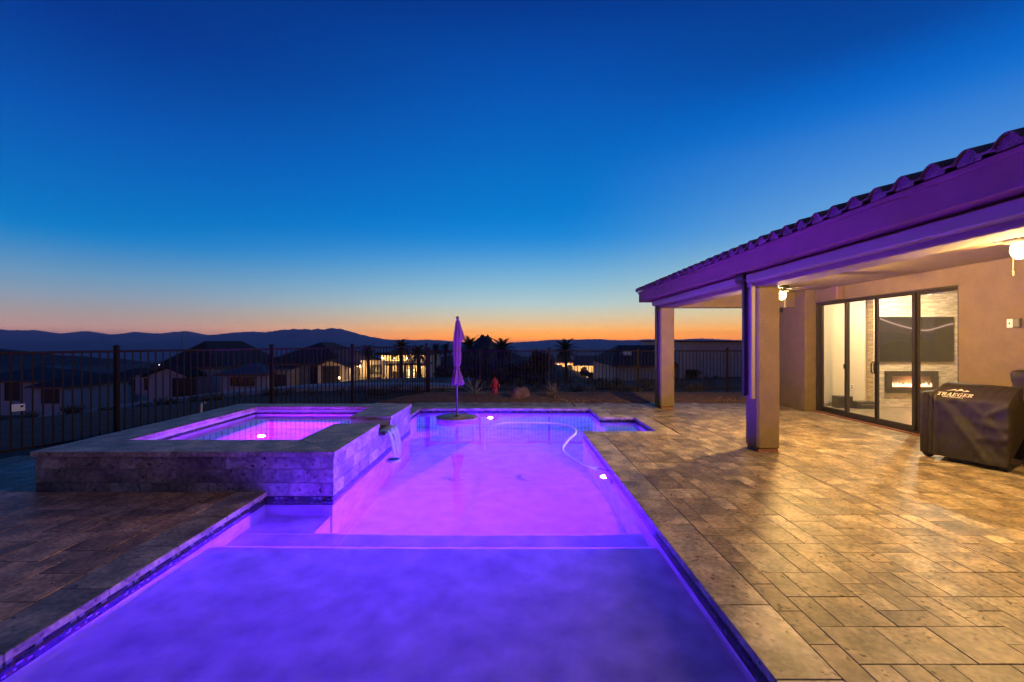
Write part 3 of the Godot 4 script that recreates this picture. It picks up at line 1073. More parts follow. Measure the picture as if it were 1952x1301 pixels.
func slab(parent: Node3D, pts: Array) -> void:
	var top := 0.431
	var bot := 0.378
	var ch := 0.006
	var c := Vector2.ZERO
	for p in pts:
		c += Vector2(p[0], p[1]) / pts.size()
	var st := S()
	var n := pts.size()
	var area := 0.0
	for i in n:
		area += pts[i][0] * pts[(i + 1) % n][1] - pts[(i + 1) % n][0] * pts[i][1]
	var order := pts.duplicate()
	if area < 0:
		order.reverse()
	var inner := []
	for i in n:
		var p := Vector2(order[i][0], order[i][1])
		var a := (Vector2(order[(i + 1) % n][0], order[(i + 1) % n][1]) - p).normalized()
		var b := (Vector2(order[(i + n - 1) % n][0], order[(i + n - 1) % n][1]) - p).normalized()
		inner.append(p + (a + b).normalized() * ch * 1.3)
	for i in n:
		var k := (i + 1) % n
		quad(st, P(order[i][0], order[i][1], bot), P(order[k][0], order[k][1], bot), P(order[k][0], order[k][1], top - ch), P(order[i][0], order[i][1], top - ch))
		quad(st, P(order[i][0], order[i][1], top - ch), P(order[k][0], order[k][1], top - ch), P(inner[k].x, inner[k].y, top), P(inner[i].x, inner[i].y, top))
	quad(st, P(inner[0].x, inner[0].y, top), P(inner[1].x, inner[1].y, top), P(inner[2].x, inner[2].y, top), P(inner[3].x, inner[3].y, top))
	quad(st, P(order[3][0], order[3][1], bot), P(order[2][0], order[2][1], bot), P(order[1][0], order[1][1], bot), P(order[0][0], order[0][1], bot))
	obj("coping_slab", st, M.coping[rng.randi_range(0, 3)], parent)

# ---------------------------------------------------------------- house
func build_house() -> void:
	var house := thing("house", "tan stucco house with covered patio and clay tile eave right of the pool", "house")
	# outer and inner walls
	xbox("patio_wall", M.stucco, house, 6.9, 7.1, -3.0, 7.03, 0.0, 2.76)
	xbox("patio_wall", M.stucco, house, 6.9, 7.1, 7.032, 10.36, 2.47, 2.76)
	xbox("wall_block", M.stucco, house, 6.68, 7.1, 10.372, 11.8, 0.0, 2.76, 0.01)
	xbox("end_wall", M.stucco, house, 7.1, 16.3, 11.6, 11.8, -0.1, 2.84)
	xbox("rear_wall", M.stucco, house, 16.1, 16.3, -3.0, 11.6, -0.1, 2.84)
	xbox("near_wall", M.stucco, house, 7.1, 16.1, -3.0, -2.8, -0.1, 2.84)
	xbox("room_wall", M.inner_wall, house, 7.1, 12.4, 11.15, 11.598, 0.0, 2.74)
	xbox("room_wall", M.inner_wall, house, 12.4, 12.6, 3.2, 11.598, 0.0, 2.74)
	xbox("room_wall", M.inner_wall, house, 7.1, 12.4, 3.2, 3.4, 0.0, 2.74)
	xbox("room_floor", M.floor_tile, house, 7.0, 12.6, 3.2, 11.5, -0.12, 0.001)
	xbox("room_ceiling", M.inner_wall, house, 7.1, 12.6, 3.2, 11.598, 2.741, 2.83)
	# chimney breast of stacked stone
	xbox("chimney_breast", M.ledge, house, 8.70, 11.15, 10.95, 11.149, 0.002, 2.74, 0.004)
	# columns
	for q in [[3.535, 3.865, 6.55, 6.90], [3.50, 3.83, 10.72, 11.05], [3.535, 3.865, 1.7, 2.05], [3.535, 3.865, -2.6, -2.25]]:
		var c := xbox("column", M.stucco, house, q[0], q[1], q[2], q[3], 0.035, 2.39, 0.028)
		xbox("plinth", M.trim, c, q[0] + 0.02, q[1] - 0.02, q[2] + 0.02, q[3] - 0.02, 0.0, 0.036)
	# beams, ceiling, soffit, fascia
	xbox("beam", M.stucco, house, 3.52, 3.84, -3.0, 11.05, 2.388, 2.752, 0.01)
	xbox("beam", M.stucco, house, 3.842, 6.678, 10.72, 11.05, 2.392, 2.751, 0.01)
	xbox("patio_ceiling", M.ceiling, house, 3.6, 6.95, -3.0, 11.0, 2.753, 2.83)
	xbox("soffit", M.trim, house, 3.25, 3.60, -3.0, 11.5, 2.60, 2.64)
	xbox("soffit", M.trim, house, 3.60, 16.5, 11.05, 11.5, 2.60, 2.64)
	xbox("fascia", M.trim, house, 3.215, 3.25, -3.0, 11.53, 2.575, 2.83, 0.004)
	xbox("fascia", M.trim, house, 3.25, 16.6, 11.5, 11.53, 2.574, 2.83, 0.004)
	xbox("drip_edge", M.trim, house, 3.195, 3.215, -3.0, 11.55, 2.785, 2.832, 0.003)
	xbox("frieze", M.stucco, house, 3.56, 3.6, -3.0, 11.05, 2.64, 2.8)
	# roof: each eave tile its own piece, the field above joined
	var tile := tile_mesh(0.42)
	var d := 11.55
	var k := 0
	while d > -3.0:
		var o := put("roof_tile", tile, M.roof_tile[rng.randi_range(0, 3)], house)
		o.position = P(3.13, d, 2.845 + rng.randf_range(-0.003, 0.003))
		o.rotation.y = rng.randf_range(-0.012, 0.012)
		d -= 0.26
		k += 1
	var st := S()
	for i in k:
		for c in 16:
			st.append_from(tile, 0, Transform3D(Basis.IDENTITY, P(3.13 + 0.36 * (c + 1), 11.55 - 0.26 * i, 2.845 + 0.09 * (c + 1))))
	var field := obj("roof_field", st, M.roof_tile[0], house)
	field.set_meta("kind", "stuff")
	st = S()
	quad(st, P(3.2, -3, 2.835), P(9.3, -3, 4.37), P(9.3, 11.52, 4.37), P(3.2, 11.52, 2.835))
	quad(st, P(9.3, -3, 4.37), P(16.8, -3, 2.835), P(16.8, 11.52, 2.835), P(9.3, 11.52, 4.37))
	obj("roof_deck", st, M.trim, house)
	st = S()
	tri(st, P(16.5, 11.5, 2.83), P(3.25, 11.5, 2.83), P(9.3, 11.5, 4.36))
	tri(st, P(3.25, -3.0, 2.83), P(16.5, -3.0, 2.83), P(9.3, -3.0, 4.36))
	obj("gable", st, M.stucco, house)
	# roller-screen housings under the soffit, with their tracks on the columns
	xbox("screen_housing", M.housing, house, 3.40, 3.518, 6.93, 11.06, 2.445, 2.565, 0.012)
	xbox("screen_housing", M.housing, house, 3.40, 3.518, -2.9, 6.62, 2.445, 2.565, 0.012)
	xbox("screen_track", M.bronze, house, 3.475, 3.533, 6.82, 6.88, 0.78, 2.56, 0.004)
	xbox("screen_track", M.housing, house, 3.475, 3.533, 6.60, 6.66, 0.76, 2.444, 0.004)
	xbox("screen_track", M.bronze, house, 3.45, 3.499, 10.93, 11.0, 0.02, 2.444, 0.004)
	xbox("bracket", M.bronze, house, 3.38, 3.52, 6.66, 6.90, 2.50, 2.598, 0.006)
	# sliding door: four leaves in a dark frame
	st = S()
	ext(st, 6.92, 7.08, 7.034, 7.07, 0.0, 2.468, 0.003)
	ext(st, 6.92, 7.08, 10.32, 10.358, 0.0, 2.468, 0.003)
	ext(st, 6.92, 7.08, 7.07, 10.32, 2.435, 2.468, 0.003)
	ext(st, 6.92, 7.10, 7.07, 10.32, 0.0, 0.045, 0.003)
	var door := obj("sliding_door", st, M.bronze, house)
	door.set_meta("label", "four-leaf sliding glass door in a dark bronze frame")
	for i in 4:
		var a := 7.07 + i * 0.8125
		var b := a + 0.8125
		var fx := 6.955 if i == 1 or i == 2 else 7.01
		st = S()
		var sw := 0.052
		ext(st, fx, fx + 0.04, a - 0.015, a + sw - 0.015, 0.046, 2.434, 0.003)
		ext(st, fx, fx + 0.04, b - sw + 0.015, b + 0.015, 0.046, 2.434, 0.003)
		ext(st, fx, fx + 0.04, a + sw - 0.015, b - sw + 0.015, 2.40, 2.434, 0.003)
		ext(st, fx, fx + 0.04, a + sw - 0.015, b - sw + 0.015, 0.046, 0.13, 0.003)
		obj("sash", st, M.bronze, door)
		st = S()
		quad(st, P(fx + 0.02, b - 0.03, 0.12), P(fx + 0.02, a + 0.03, 0.12), P(fx + 0.02, a + 0.03, 2.405), P(fx + 0.02, b - 0.03, 2.405))
		obj("pane", st, M.glass, door)
	for s in [[8.66, -0.055], [8.73, 0.055]]:
		st = S()
		tube(st, curve_pts([P(6.955, s[0], 0.98), P(6.90, s[0], 1.0), P(6.89, s[0], 1.09), P(6.90, s[0], 1.18), P(6.955, s[0], 1.20)], 4), [0.012], 8)
		obj("handle", st, M.black, door, true)
	xbox("lock", M.black, door, 6.93, 6.956, 9.46, 9.52, 1.02, 1.12, 0.004)
	xbox("blind_box", M.white, house, 7.102, 7.18, 7.06, 8.02, 2.40, 2.46, 0.01)
	xbox("door_sill", M.trim, house, 6.84, 6.92, 7.034, 10.358, 0.0, 0.022, 0.004)
	# outlets low on the room's back wall
	for x in [7.52, 8.18, 8.32]:
		var o := xbox("outlet", M.white, house, x - 0.04, x + 0.04, 11.14, 11.151, 0.42, 0.54, 0.003)
		xbox("socket", M.black, o, x - 0.018, x + 0.018, 11.134, 11.141, 0.49, 0.52, 0.002)
		xbox("socket", M.black, o, x - 0.018, x + 0.018, 11.134, 11.141, 0.44, 0.47, 0.002)

func tile_mesh(long: float) -> Mesh:
	var st := S()
	var top := []
	var segs := 14
	var w := 0.264
	for i in segs + 1:
		var t := float(i) / segs
		var h := 0.0
		if t < 0.64:
			h = 0.066 * pow(sin(PI * t / 0.64), 0.8)
		else:
			h = -0.004 * sin(PI * (t - 0.64) / 0.36)
		top.append(Vector2(t * w, h))
	var th := 0.014
	var rise := long * 0.25
	for i in segs:
		var a: Vector2 = top[i]
		var b: Vector2 = top[i + 1]
		# z runs towards the lens (d falls), x up the slope
		var a0 := Vector3(0, a.y + th, a.x)
		var b0 := Vector3(0, b.y + th, b.x)
		var a1 := Vector3(long, a.y + th + rise, a.x)
		var b1 := Vector3(long, b.y + th + rise, b.x)
		quad(st, a0, b0, b1, a1)
		quad(st, a0 - Vector3(0, th, 0), b0 - Vector3(0, th, 0), b0, a0)
		# mortar that closes the barrel, set back a little
		if i < 9:
			quad(st, Vector3(0.03, -0.02, a.x), Vector3(0.03, -0.02, b.x), b0 + Vector3(0.03, -0.002, 0), a0 + Vector3(0.03, -0.002, 0))
		quad(st, b0 - Vector3(0, th, 0), a0 - Vector3(0, th, 0), a1 - Vector3(0, th, 0), b1 - Vector3(0, th, 0))
	return st.commit()

# ---------------------------------------------------------------- neighbours
func X(px: float, d: float) -> float:
	return (px - 976.0) / 868.0 * d

func H(py: float, d: float) -> float:
	return 1.6 - (py - 650.5) / 868.0 * d

# low house seen over the fence; x and height limits at its front
func low_house(called: String, label: String, x0: float, x1: float, d: float, depth: float, b: float, eave: float, ridge_h: float, wall: Material, roof: Material, hip := true) -> Node3D:
	var o := thing(called, label, "house")
	xbox("wall", wall, o, x0, x1, d, d + depth, b - 1.5, eave)
	var st := S()
	var ov := 0.45
	var a := x0 - ov
	var c := x1 + ov
	var f := d - ov
	var e := d + depth + ov
	var w := c - a
	var dp := e - f
	var inset := minf(w, dp) * 0.5
	var r0: Vector3
	var r1: Vector3
	if w >= dp:
		var ins := inset if hip else 0.0
		r0 = P(a + ins, (f + e) / 2, ridge_h)
		r1 = P(c - ins, (f + e) / 2, ridge_h)
		quad(st, P(a, f, eave), P(c, f, eave), r1, r0)
		quad(st, P(c, e, eave), P(a, e, eave), r0, r1)
		tri(st, P(c, f, eave), P(c, e, eave), r1)
		tri(st, P(a, e, eave), P(a, f, eave), r0)
	else:
		var ins := inset if hip else 0.0
		r0 = P((a + c) / 2, f + ins, ridge_h)
		r1 = P((a + c) / 2, e - ins, ridge_h)
		quad(st, P(c, f, eave), P(c, e, eave), r1, r0)
		quad(st, P(a, e, eave), P(a, f, eave), r0, r1)
		tri(st, P(a, f, eave), P(c, f, eave), r0)
		tri(st, P(c, e, eave), P(a, e, eave), r1)
	obj("roof", st, roof, o)
	st = S()
	ext(st, a, c, f, e, eave - 0.18, eave - 0.002)
	obj("eave_board", st, M.trim, o)
	return o

func opening(o: Node3D, called: String, x0: float, x1: float, d: float, h0: float, h1: float, pane: Material, bars := 0) -> void:
	var st := S()
	var f := 0.09
	ext(st, x0 - f, x0, d - 0.06, d + 0.03, h0 - f, h1 + f)
	ext(st, x1, x1 + f, d - 0.06, d + 0.03, h0 - f, h1 + f)
	ext(st, x0, x1, d - 0.06, d + 0.03, h1, h1 + f)
	ext(st, x0, x1, d - 0.06, d + 0.03, h0 - f, h0)
	for i in bars:
		var y := lerpf(h0, h1, (i + 1.0) / (bars + 1.0))
		ext(st, x0, x1, d - 0.03, d - 0.015, y - 0.03, y + 0.03)
	var w := obj(called, st, M.bronze, o)
	xbox("pane" if called == "window" else "panel", pane, w, x0 + 0.002, x1 - 0.002, d - 0.012, d - 0.004, h0 + 0.002, h1 - 0.002)

func porch_lamp(o: Node3D, x: float, d: float, h: float, e: float) -> void:
	var st := S()
	lathe(st, [[0.0, -0.14], [0.07, -0.11], [0.08, 0.0], [0.06, 0.10], [0.0, 0.12]], 8)
	var b := obj("lamp", st, glow(1.0, 0.72, 0.35, 5.0), o, true)
	b.position = P(x, d, h)
	lamp(b, Vector3.ZERO, 1.0, 0.64, 0.25, e * 0.5, 0.06)

func build_neighbours() -> void:
	var pale := grain(mat(0.62, 0.50, 0.48, 0.9), "faint", 0.2)
	var cream := grain(mat(0.58, 0.46, 0.35, 0.9), "faint", 0.2)
	var grey := grain(mat(0.55, 0.46, 0.42, 0.9), "faint", 0.25)
	var dark_roof := grain(mat(0.06, 0.035, 0.035, 0.9), "gravel", 1.2)
	var pale_roof := grain(mat(0.22, 0.20, 0.19, 0.9), "gravel", 0.8)
	var blue_roof := grain(mat(0.15, 0.15, 0.17, 0.6), "gravel", 0.8)
	var garage := mat(0.012, 0.010, 0.010, 0.6)
	var pane := mat(0.015, 0.016, 0.02, 0.12)
	# far left
	var d := 50.0
	var o := low_house("neighbour_house", "dim house at the far left with a dark garage door between pale piers", X(-80, d), X(72, d), d, 9.0, H(766, d), H(726, d), H(704, d), pale, dark_roof)
	opening(o, "garage_door", X(10, d), X(36, d), d, H(763, d), H(728, d), garage, 3)
	opening(o, "garage_door", X(-50, d), X(-20, d), d, H(763, d), H(728, d), garage, 3)
	d = 47.0
	o = low_house("neighbour_house", "low dim house with a wide garage door, left of the tall fence post", X(62, d), X(120, d), d, 8.0, H(769, d), H(737, d), H(722, d), pale, dark_roof)
	opening(o, "garage_door", X(80, d), X(111, d), d, H(768, d), H(744, d), garage, 3)
	d = 64.0
	low_house("neighbour_house", "house with a broad pale roof behind the low houses on the left", X(95, d), X(196, d), d, 11.0, H(745, d), H(720, d), H(701, d), pale, pale_roof, false)
	d = 58.0
	o = low_house("neighbour_house", "small dim house with two stepped gables beside the tall fence post", X(165, d), X(228, d), d, 8.0, H(752, d), H(733, d), H(718, d), pale, blue_roof)
	opening(o, "window", X(186, d), X(196, d), d, H(748, d), H(738, d), pane, 1)
	var more := [[70.0, 10, 92, 740, 711, 700, blue_roof, "house with a bluish roof behind the far left garage"], [60.0, 208, 264, 748, 717, 704, dark_roof, "low dark-roofed house just right of the tall fence post"], [66.0, 398, 446, 725, 698, 682, dark_roof, "dark-roofed house between the broad hip roof and the bluish one"], [78.0, 446, 500, 715, 692, 680, pale_roof, "pale-roofed house showing above the bluish hip roof"], [84.0, 128, 182, 735, 712, 704, blue_roof, "small far house above the stepped gables"], [90.0, 818, 870, 712, 690, 680, dark_roof, "far dark-roofed house left of the closed umbrella"], [70.0, 965, 1030, 722, 697, 686, dark_roof, "dark-roofed house behind the boulder"]]
	for q in more:
		d = q[0]
		o = low_house("neighbour_house", q[7], X(q[1], d), X(q[2], d), d, 8.0, H(q[3], d), H(q[4], d), H(q[5], d), pale, q[6])
		var mid_x: float = lerpf(q[1], q[2], 0.35)
		opening(o, "window", X(mid_x, d), X(mid_x + 9.0, d), d, H(lerpf(q[4], q[3], 0.62), d), H(lerpf(q[4], q[3], 0.2), d), pane, 1)
		opening(o, "garage_door", X(mid_x + 15.0, d), X(mid_x + 27.0, d), d, H(lerpf(q[4], q[3], 0.95), d), H(lerpf(q[4], q[3], 0.25), d), garage, 3)
	# dark hip-roofed house
	d = 48.0
	o = low_house("neighbour_house", "house under a broad dark hip roof with a gabled garage, behind the spa's left corner", X(300, d), X(408, d), d, 13.0, H(750, d), H(700, d), H(658, d) + 0.4, pale, dark_roof)
	gable_front(o, X(318, d), X(386, d), d - 2.4, 2.4, H(752, d), H(712, d), H(698, d), pale, dark_roof)
	opening(o, "garage_door", X(330, d - 2.4), X(372, d - 2.4), d - 2.4, H(750, d), H(719, d), garage, 3)
	opening(o, "window", X(304, d), X(313, d), d, H(740, d), H(722, d), pane, 1)
	xbox("wing", pale, o, X(243, d), X(300, d), d + 1.0, d + 8.0, H(755, d), H(714, d))
	var st := S()
	quad(st, P(X(238, d), d + 0.6, H(716, d)), P(X(303, d), d + 0.6, H(716, d)), P(X(330, d), d + 5.0, H(694, d)), P(X(262, d), d + 5.0, H(694, d)))
	obj("wing_roof", st, dark_roof, o)
	opening(o, "window", X(262, d), X(284, d), d + 1.0, H(744, d), H(724, d), pane, 1)
	# small blue-roofed house with three windows
	d = 44.0
	o = low_house("neighbour_house", "small house with a bluish hip roof and three dark windows in a row", X(420, d), X(506, d), d, 6.5, H(742, d), H(713, d), H(695, d), pale, blue_roof)
	for q in [[441, 451], [455, 466], [471, 483]]:
		opening(o, "window", X(q[0], d), X(q[1], d), d, H(735, d), H(721, d), pane, 0)
	xbox("wing", cream, o, X(506, d) + 0.02, X(541, d), d + 1.2, d + 7.0, H(745, d), H(706, d))
	st = S()
	quad(st, P(X(500, d), d + 0.9, H(708, d)), P(X(545, d), d + 0.9, H(708, d)), P(X(535, d), d + 4.4, H(698, d)), P(X(498, d), d + 4.4, H(698, d)))
	obj("wing_roof", st, dark_roof, o)
	opening(o, "garage_door", X(513, d), X(531, d), d + 1.2, H(742, d), H(718, d), mat(0.06, 0.03, 0.03, 0.6), 3)
	# the big house in the middle
	d = 46.0
	o = low_house("neighbour_house", "cream house with a dark hip roof and two large garage doors in the middle distance", X(502, d + 1.5), X(655, d + 1.5), d + 1.5, 12.0, H(738, d), H(695, d), H(659, d) + 0.3, cream, dark_roof)
	gable_front(o, X(612, d), X(664, d), d - 0.8, 2.2, H(738, d), H(697, d), H(687, d), cream, dark_roof)
	opening(o, "garage_door", X(581, d), X(611, d), d + 1.5, H(737, d), H(699, d), garage, 4)
	opening(o, "garage_door", X(623, d), X(652, d), d - 0.8, H(737, d), H(699, d), garage, 4)
	opening(o, "window", X(547, d), X(557, d), d + 1.5, H(728, d), H(714, d), pane, 1)
	var lit := xbox("driveway", grain(mat(0.32, 0.27, 0.22, 0.9), "mottled", 0.3), o, X(530, d), X(664, d), d - 6.0, d + 1.4, H(739, d) - 0.4, H(739, d))
	xbox("side_wall", cream, o, X(668, d), X(716, d), d + 3.0, d + 3.3, H(724, d), H(690, d))
	xbox("side_wall", pale, o, X(662, d), X(730, d), d - 1.0, d - 0.7, H(748, d), H(724, d))
	opening(o, "window", X(690, d), X(709, d), d + 3.0, H(716, d), H(700, d), pane, 1)
	porch_lamp(o, X(676, d), d + 1.6, H(700, d), 9.0)
	porch_lamp(o, X(668, d), d - 3.0, H(716, d), 5.0)
	for q in [[598, 3.2]]:
		porch_lamp(o, X(q[0], d) + 1.0, d + 0.9, H(697, d), q[1])
	# lit two-storey house
	d = 54.0
	o = thing("lit_house", "two-storey flat-roofed house glowing with warm light behind the palms", "house")
	var warm := grain(mat(0.60, 0.47, 0.32, 0.9), "faint", 0.3)
	xbox("wall", warm, o, X(716, d), X(812, d), d + 2.0, d + 11.0, H(748, d) - 1, H(678, d))
	xbox("roof", dark_roof, o, X(712, d), X(816, d), d + 0.3, d + 11.4, H(678, d) + 0.003, H(673, d))
	xbox("balcony_roof", dark_roof, o, X(708, d), X(818, d), d - 1.4, d + 1.99, H(696, d), H(692, d))
	xbox("parapet", warm, o, X(716, d), X(813, d), d + 0.6, d + 0.8, H(691.9, d), H(689, d))
	for q in [718, 732, 749, 764, 776, 788, 803]:
		xbox("pier", warm, o, X(q, d) - 0.16, X(q, d) + 0.16, d - 1.1, d - 0.8, H(748, d), H(696, d) - 0.002)
	for q in [[738, 746], [753, 760], [769, 778], [786, 796]]:
		opening(o, "window", X(q[0], d), X(q[1], d), d + 2.0, H(686, d), H(681, d), pane, 0)
	for q in [[735, 746], [756, 763], [779, 787]]:
		opening(o, "window", X(q[0], d), X(q[1], d), d + 2.0, H(726, d), H(712, d), pane, 0)
	for q in [[750, 756], [768, 775], [777, 785]]:
		opening(o, "window", X(q[0], d), X(q[1], d), d + 1.99, H(735, d), H(706, d), glow(1.0, 0.62, 0.25, 0.55), 1)
	for i in 4:
		xbox("rail", M.fence, o, X(742, d), X(800, d), d - 1.6, d - 1.56, H(730 + i * 2.6, d), H(730 + i * 2.6, d) + 0.06)
	for q in [[725, 683.5], [748, 683.5], [772, 684], [797, 684]]:
		porch_lamp(o, X(q[0], d), d + 1.0, H(q[1], d), 6.0)
	for q in [727, 757, 783, 800]:
		porch_lamp(o, X(q, d), d + 0.7, H(701, d), 4.5)
	# lit house farther right
	d = 96.0
	o = low_house("lit_house", "distant low house with warm lit walls beside the tall palm", X(1058, d), X(1112, d), d, 9.0, H(718, d), H(692, d), H(685, d), warm, dark_roof)
	for q in [[1062, 1071], [1083, 1090]]:
		opening(o, "window", X(q[0], d), X(q[1], d), d, H(706, d), H(697, d), pane, 0)
	xbox("wing", warm, o, X(1092, d), X(1127, d), d - 4.0, d - 0.02, H(718, d), H(695, d))
	st = S()
	quad(st, P(X(1086, d), d - 5, H(695, d)), P(X(1158, d), d - 5, H(696, d)), P(X(1152, d), d + 5, H(680, d)), P(X(1104, d), d + 5, H(680, d)))
	obj("wing_roof", st, dark_roof, o)
	opening(o, "window", X(1109, d - 4), X(1118, d - 4), d - 4.0, H(709, d), H(699, d), pane, 0)
	xbox("garden_wall", warm, o, X(1127, d) + 0.02, X(1158, d), d - 4.0, d - 3.7, H(712, d), H(697, d))
	xbox("terrace", warm, o, X(1020, d), X(1075, d), d - 8.0, d - 2.0, H(722, d), H(714, d))
	for q in [[1062, 3.0, 694], [1080, 1.5, 694], [1100, 6.0, 698], [1122, 6.0, 699], [1150, 5.6, 699]]:
		porch_lamp(o, X(q[0], d), d - q[1], H(q[2], d), 13.0)
	porch_lamp(o, X(1040, d), d - 9.5, H(708, d), 9.0)
	# grey neighbour on the right
	d = 34.0
	o = thing("neighbour_house", "grey gabled neighbour house seen between the patio columns", "house")
	xbox("wall", grey, o, X(1172, d), X(1290, d), d, d + 9.0, H(735, d) - 1, H(697, d))
	st = S()
	quad(st, P(X(1163, d), d - 0.5, H(697, d)), P(X(1292, d), d - 0.5, H(697, d)), P(X(1292, d), d + 4.5, H(658.5, d + 4)), P(X(1178, d + 4.5), d + 4.5, H(658.5, d + 4)))
	tri(st, P(X(1163, d), d + 9.5, H(697, d)), P(X(1163, d), d - 0.5, H(697, d)), P(X(1178, d + 4.5), d + 4.5, H(658.5, d + 4)))
	quad(st, P(X(1292, d), d + 9.5, H(697, d)), P(X(1163, d), d + 9.5, H(697, d)), P(X(1178, d + 4.5), d + 4.5, H(658.5, d + 4)), P(X(1292, d), d + 4.5, H(658.5, d + 4)))
	obj("roof", st, dark_roof, o)
	xbox("eave_board", M.trim, o, X(1163, d), X(1289, d), d - 0.52, d - 0.48, H(699.5, d), H(696.4, d))
	xbox("roof_vent", M.white, o, X(1201, d), X(1215, d), d + 1.6, d + 2.3, H(679, d), H(671, d))
	xbox("tall_wall", grey, o, X(1290, d) + 0.02, X(1520, d), d - 0.6, d + 9.0, H(738, d) - 1, H(652, d))
	xbox("roof", dark_roof, o, X(1286, d), X(1526, d), d - 0.9, d + 9.3, H(652, d) + 0.002, H(650, d))
	opening(o, "window", X(1303, d), X(1322, d), d - 0.6, H(729, d), H(706, d), pane, 1)
	xbox("meter_box", M.trim, o, X(1326, d), X(1330, d), d - 0.75, d - 0.6, H(713, d), H(707, d))
	# dark block wall below it
	d = 25.0
	o = thing("retaining_wall", "dark block retaining wall below the grey neighbour house", "wall")
	var block := grain(mat(0.045, 0.035, 0.035, 0.95), "gravel", 0.7)
	for j in 2:
		for i in 38:
			xbox("block", block, o, X(1090, d) + i * 0.41, X(1090, d) + i * 0.41 + 0.402, d, d + 0.2, H(750, d) - 0.4 + j * 0.5, H(750, d) + 0.09 + j * 0.5)
	# a thin mast, and distant street lamps
	o = thing("radio_mast", "thin dark mast rising behind the broad dark hip roof", "mast")
	st = S()
	tube(st, [P(X(347, 90), 90, -8.0), P(X(347, 90), 90, H(633, 90))], [0.07, 0.035], 6)
	obj("pole", st, M.pole, o, true)
	var spots := [[204, 702.5, 150, "white street lamp low in the gap left of the tall fence post"], [211, 706, 152, "amber street lamp just left of the tall fence post"], [234, 698, 180, "white street lamp just right of the tall fence post"], [303, 696, 47, "small white lamp at the left end of the broad dark hip roof"], [481, 674, 170, "dim lamp on the skyline above the bluish hip roof"]]
	for q in spots:
		var lampn := thing("street_lamp", q[3], "lamp", P(X(q[0], q[2]), q[2], H(q[1], q[2])))
		var k: float = q[2] / 868.0
		st = S()
		lathe(st, [[0.0, -k], [k * 1.1, -k * 0.5], [k * 1.1, k * 0.5], [0.0, k]], 8)
		obj("bulb", st, glow(1.0, 0.62, 0.2, 2.0) if q[3].begins_with("amber") else glow(0.85, 0.9, 1.0, 1.6), lampn, true)
		st = S()
		tube(st, [Vector3(0, -k, 0), Vector3(0, -k * 16, 0)], [k * 0.35], 5)
		obj("pole", st, M.pole, lampn, true)

func gable_front(o: Node3D, x0: float, x1: float, d: float, depth: float, b: float, eave: float, peak: float, wall: Material, roof: Material) -> void:
	var st := S()
	ext(st, x0, x1, d, d + depth, b - 1.0, eave)
	tri(st, P(x0, d, eave), P(x1, d, eave), P((x0 + x1) / 2, d, peak - 0.08))
	obj("gable_wall", st, wall, o)
	st = S()
	var m := (x0 + x1) / 2
	for s in [[x0 - 0.5, 1.0], [x1 + 0.5, -1.0]]:
		var e: float = s[0]
		var drop: float = (peak - eave) / ((x1 - x0) / 2) * 0.5
		var a := P(e, d - 0.4, eave - drop)
		var c := P(e, d + depth + 3.0, eave - drop)
		var t := P(m, d - 0.4, peak)
		var u := P(m, d + depth + 3.0, peak)
		var up := Vector3(0, 0.16, 0)
		if s[1] > 0:
			quad(st, a + up, t + up, u + up, c + up)
			quad(st, a, t, t + up, a + up)
		else:
			quad(st, t + up, a + up, c + up, u + up)
			quad(st, t, a, a + up, t + up)
		quad(st, a, c, u, t)
	obj("gable_roof", st, roof, o)

# ---------------------------------------------------------------- fence
func build_fence() -> void:
	var side := thing("side_fence", "dark metal picket fence running behind the spa on the left", "fence")
	fence_run(side, [[-8.7, 2.9], [-7.55, 5.15], [-6.43, 7.4], [-5.02, 9.5], [-3.93, 11.2], [-2.59, 13.8]], 1.45, 0.0)
	var back := thing("back_fence", "dark metal picket fence along the far edge of the gravel strip", "fence")
	fence_run(back, [[-2.52, 13.8], [-0.97, 13.8], [1.13, 13.85], [3.85, 13.9], [6.6, 13.95], [9.3, 14.0]], 1.315, 0.06)

func fence_run(o: Node3D, pts: Array, top: float, foot: float) -> void:
	var post := shared_box(Vector3(0.062, top + 0.15, 0.062), 0.004)
	var cap := S()
	lathe(cap, [[0.047, 0.0], [0.047, 0.022], [0.03, 0.035], [0.0, 0.042]], 12)
	cap.generate_normals()
	var cap_mesh := cap.commit()
	var picket := shared_box(Vector3(0.017, top - foot - 0.09, 0.017), 0.0)
	for i in pts.size():
		var p := put("post", post, M.fence, o)
		p.position = P(pts[i][0], pts[i][1], top + 0.045 - (top + 0.15) / 2)
		var c := put("post_cap", cap_mesh, M.fence, p)
		c.position = Vector3(0, (top + 0.15) / 2, 0)
		if i == pts.size() - 1:
			break
		var a := P(pts[i][0], pts[i][1], 0)
		var b := P(pts[i + 1][0], pts[i + 1][1], 0)
		var dir := (b - a).normalized()
		var basis := Basis(dir, Vector3.UP, dir.cross(Vector3.UP))
		var L := a.distance_to(b)
		for h in [top, foot + 0.095]:
			var st := S()
			cbox(st, Vector3.ZERO, Vector3(L - 0.062, 0.035, 0.028), 0.003)
			var r := obj("rail", st, M.fence, o)
			r.transform = Transform3D(basis, (a + b) / 2 + Vector3(0, h - 0.017, 0))
		var n := maxi(1, roundi(L / 0.107))
		for k in range(1, n):
			var q := put("picket", picket, M.fence, o)
			q.transform = Transform3D(basis, a.lerp(b, float(k) / n) + Vector3(0, (top + foot + 0.055) / 2, 0))

